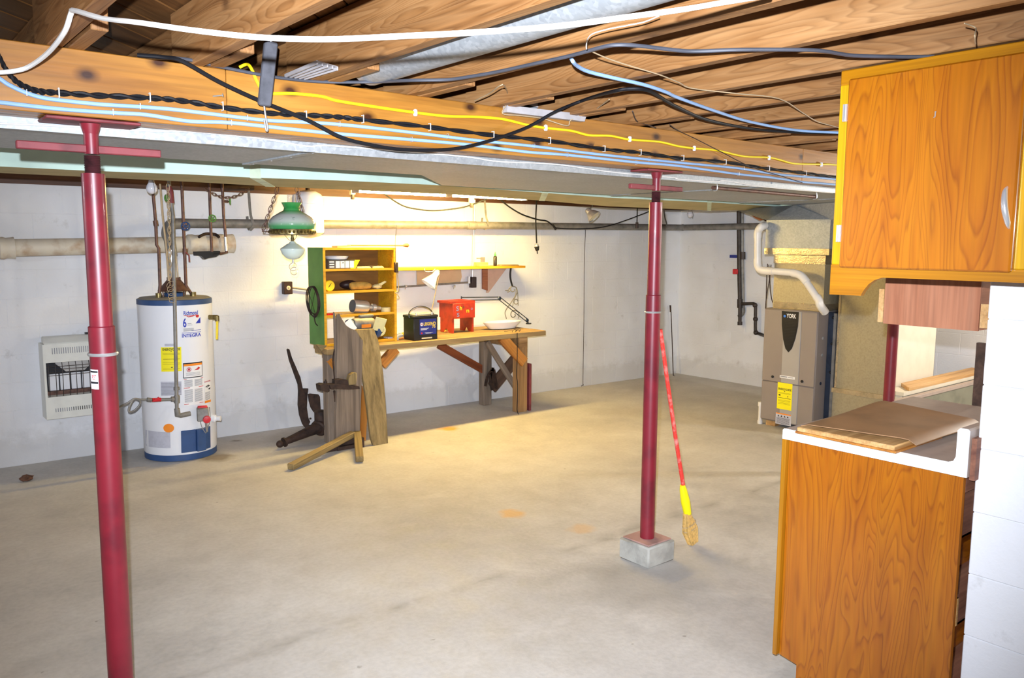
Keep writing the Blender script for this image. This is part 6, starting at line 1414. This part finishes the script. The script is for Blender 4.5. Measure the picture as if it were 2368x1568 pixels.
# bottom rail with a scrolled bracket end
yb0 = q(2040, 645).y
pr_ = [(qy1, rail_b), (qy1, brk)]
for px, py in ((1990, 684), (1997, 672), (2008, 658), (2022, 648), (2040, 642)): p = q(px, py); pr_.append((p.y, p.z))
pr_ += [(qy0, bot), (qy0, rail_b)]
Mx_ = frame(V((QX, qy0, bot)), V((QX, qy1, bot)))
B().prism([(QX, y, z) for y, z in pr_], (.02, 0, 0)).build('scrolled_rail', M['plyface'], wc, M=Mx_, smooth=False)
dz0, dz1 = q(2000, 620).z, q(1962, 186).z
dr = board('door', (QX-.011, (yd0+yd1)/2, dz0), (QX-.011, (yd0+yd1)/2, dz1), yd1-yd0, .019, M['ply'], wc, up=(-1, 0, 0), bevel=.005)
for py in (262, 540):
    c = q(1955, py, QX-.012); hh = .026
    b = B().box(QX-.022, QX-.002, yd1-.002, yd1+.012, c.z-hh, c.z+hh).tube([(QX-.024, yd1+.001, c.z-hh*.95), (QX-.024, yd1+.001, c.z+hh*.95)], .0045, 10); b.build('hinge', M['chrome'], wc)
a, c = q(2326, 432, QX-.03), q(2330, 528, QX-.03); mid = a.lerp(c, .5)
sp = smoothpts([V((QX-.0205, a.y, a.z)), V((QX-.034, a.y, a.z-.015)), V((QX-.045, mid.y, mid.z)), V((QX-.034, c.y, c.z+.015)), V((QX-.0205, c.y, c.z))], 4)
B().tube(sp, [.003, .004, .005, .006, .007, .0075, .008, .0085, .0085, .0085, .008, .0075, .007, .006, .005, .004, .003], 12).build('door_pull', M['chrome'], dr)
c = q(2164, 265, QX-.022); B().tube([(QX-.021, c.y, c.z+.008), (QX-.026, c.y, c.z+.008), (QX-.026, c.y, c.z-.006), (QX-.026, c.y+.004, c.z-.008)], .0015, 5).build('small_hook', M['steel'], dr)
# string with hook over the cabinet
cable('thin_wire', 'thin pale string hooked on the joist above the wall cabinet', 'cord', [U(*R3(1960, 160), 'z', JB), U(*R3(2035, 190), 'z', JB-.004), U(*R3(2030, 240), 'x', 2.2), U(*R3(2035, 300), 'x', 2.25)], .0018, 'tanwire')
# unfinished plywood box hung behind
PXX = 2.93
g = lambda px, py: U(px, py, 'x', PXX)
by0, by1 = g(2265, 720).y, g(2045, 700).y; bz0 = g(2150, 757).z
hb_ = thing('hung_plywood_box', 'reddish unfinished plywood box hung from the joists behind the wall cabinet', 'box', (3.1, (by0+by1)/2, bz0))
Mx_ = frame(V((PXX, by0, bz0)), V((PXX, by0, 2.2)), (-1, 0, 0))
B().box(PXX, PXX+.008, by0, by1, bz0, JB-.002).build('plywood_panel', M['rawply'], hb_, M=Mx_, smooth=False)
B().box(PXX+.009, PXX+.29, by1-.018, by1+.002, bz0+.002, JB-.002).build('side_board', M['rawply'], hb_, smooth=False)
B().box(PXX+.009, PXX+.29, by0-.0, by0+.018, bz0+.002, JB-.002).build('side_board', M['rawply'], hb_, smooth=False)
B().box(PXX+.001, PXX+.02, by1+.003, by1+.022, bz0+.004, g(2035, 668).z).build('batten', M['pine'], hb_, smooth=False)
B().box(PXX+.001, PXX+.02, by0-.03, by0-.003, bz0+.012, g(2270, 703).z).build('batten', M['pine'], hb_, smooth=False)
# low partition and platform far behind the base cabinet
PY = 2.92
e0, e1 = U(2066, 932, 'y', PY), U(2244, 887, 'y', PY)
pa = thing('low_partition', 'low grey green partition panel far behind the base cabinet, right of the red post', 'partition', (7, PY, 0))
B().box(e0.x-.05, RX-.01, PY, PY+.03, 0, e0.z-.015).build('panel', M['graymetal'], pa, smooth=False)
B().box(e0.x-.05, RX-.01, PY-.008, PY+.038, e0.z-.015, e0.z+.012).build('cap_strip', M['counter'], pa, bevel=.002)
d0, d1 = U(2090, 908, 'y', PY+.06), U(2066, 903, 'x', 6.5)
pt = thing('low_platform', 'pale plywood platform behind the low grey green partition', 'platform', (7.2, 3.05, 0))
B().box(d0.x, RX-.01, PY+.06, fd0-.03, d0.z-.03, d0.z).build('plywood_top', M['creamflat'], pt, smooth=False)
B().box(d0.x+.02, RX-.03, PY+.08, fd0-.05, 0, d0.z-.031).build('platform_base', M['creamflat'], pt, smooth=False)
t = thing('loose_board', 'pale tan board lying on the platform behind the low partition', 'board', (7.4, PY+.15, d0.z))
u0, u1 = U(2094, 887, 'z', d0.z+.03), U(2185, 903, 'z', d0.z+.03)
B().prism([V((u0.x, fd0-.04, d0.z+.001)), V((u1.x-.1, PY+.062, d0.z+.001)), V((RX-.05, PY+.062, d0.z+.001)), V((RX-.05, fd0-.04, d0.z+.001))], (0, 0, .028)).build('board_body', M['pine'], t, smooth=False)
db = thing('dark_upright_board', 'dark brown upright board standing beside the white wall end behind the counter', 'board', (4.1, 1.55, 0))
w0, w1 = U(2250, 900, 'x', 4.05), U(2290, 900, 'x', 4.05)
B().box(4.05, 4.08, w1.y-.04, w0.y, 0, U(2252, 792, 'x', 4.05).z).build('board_body', M['darkwood'], db, smooth=False)
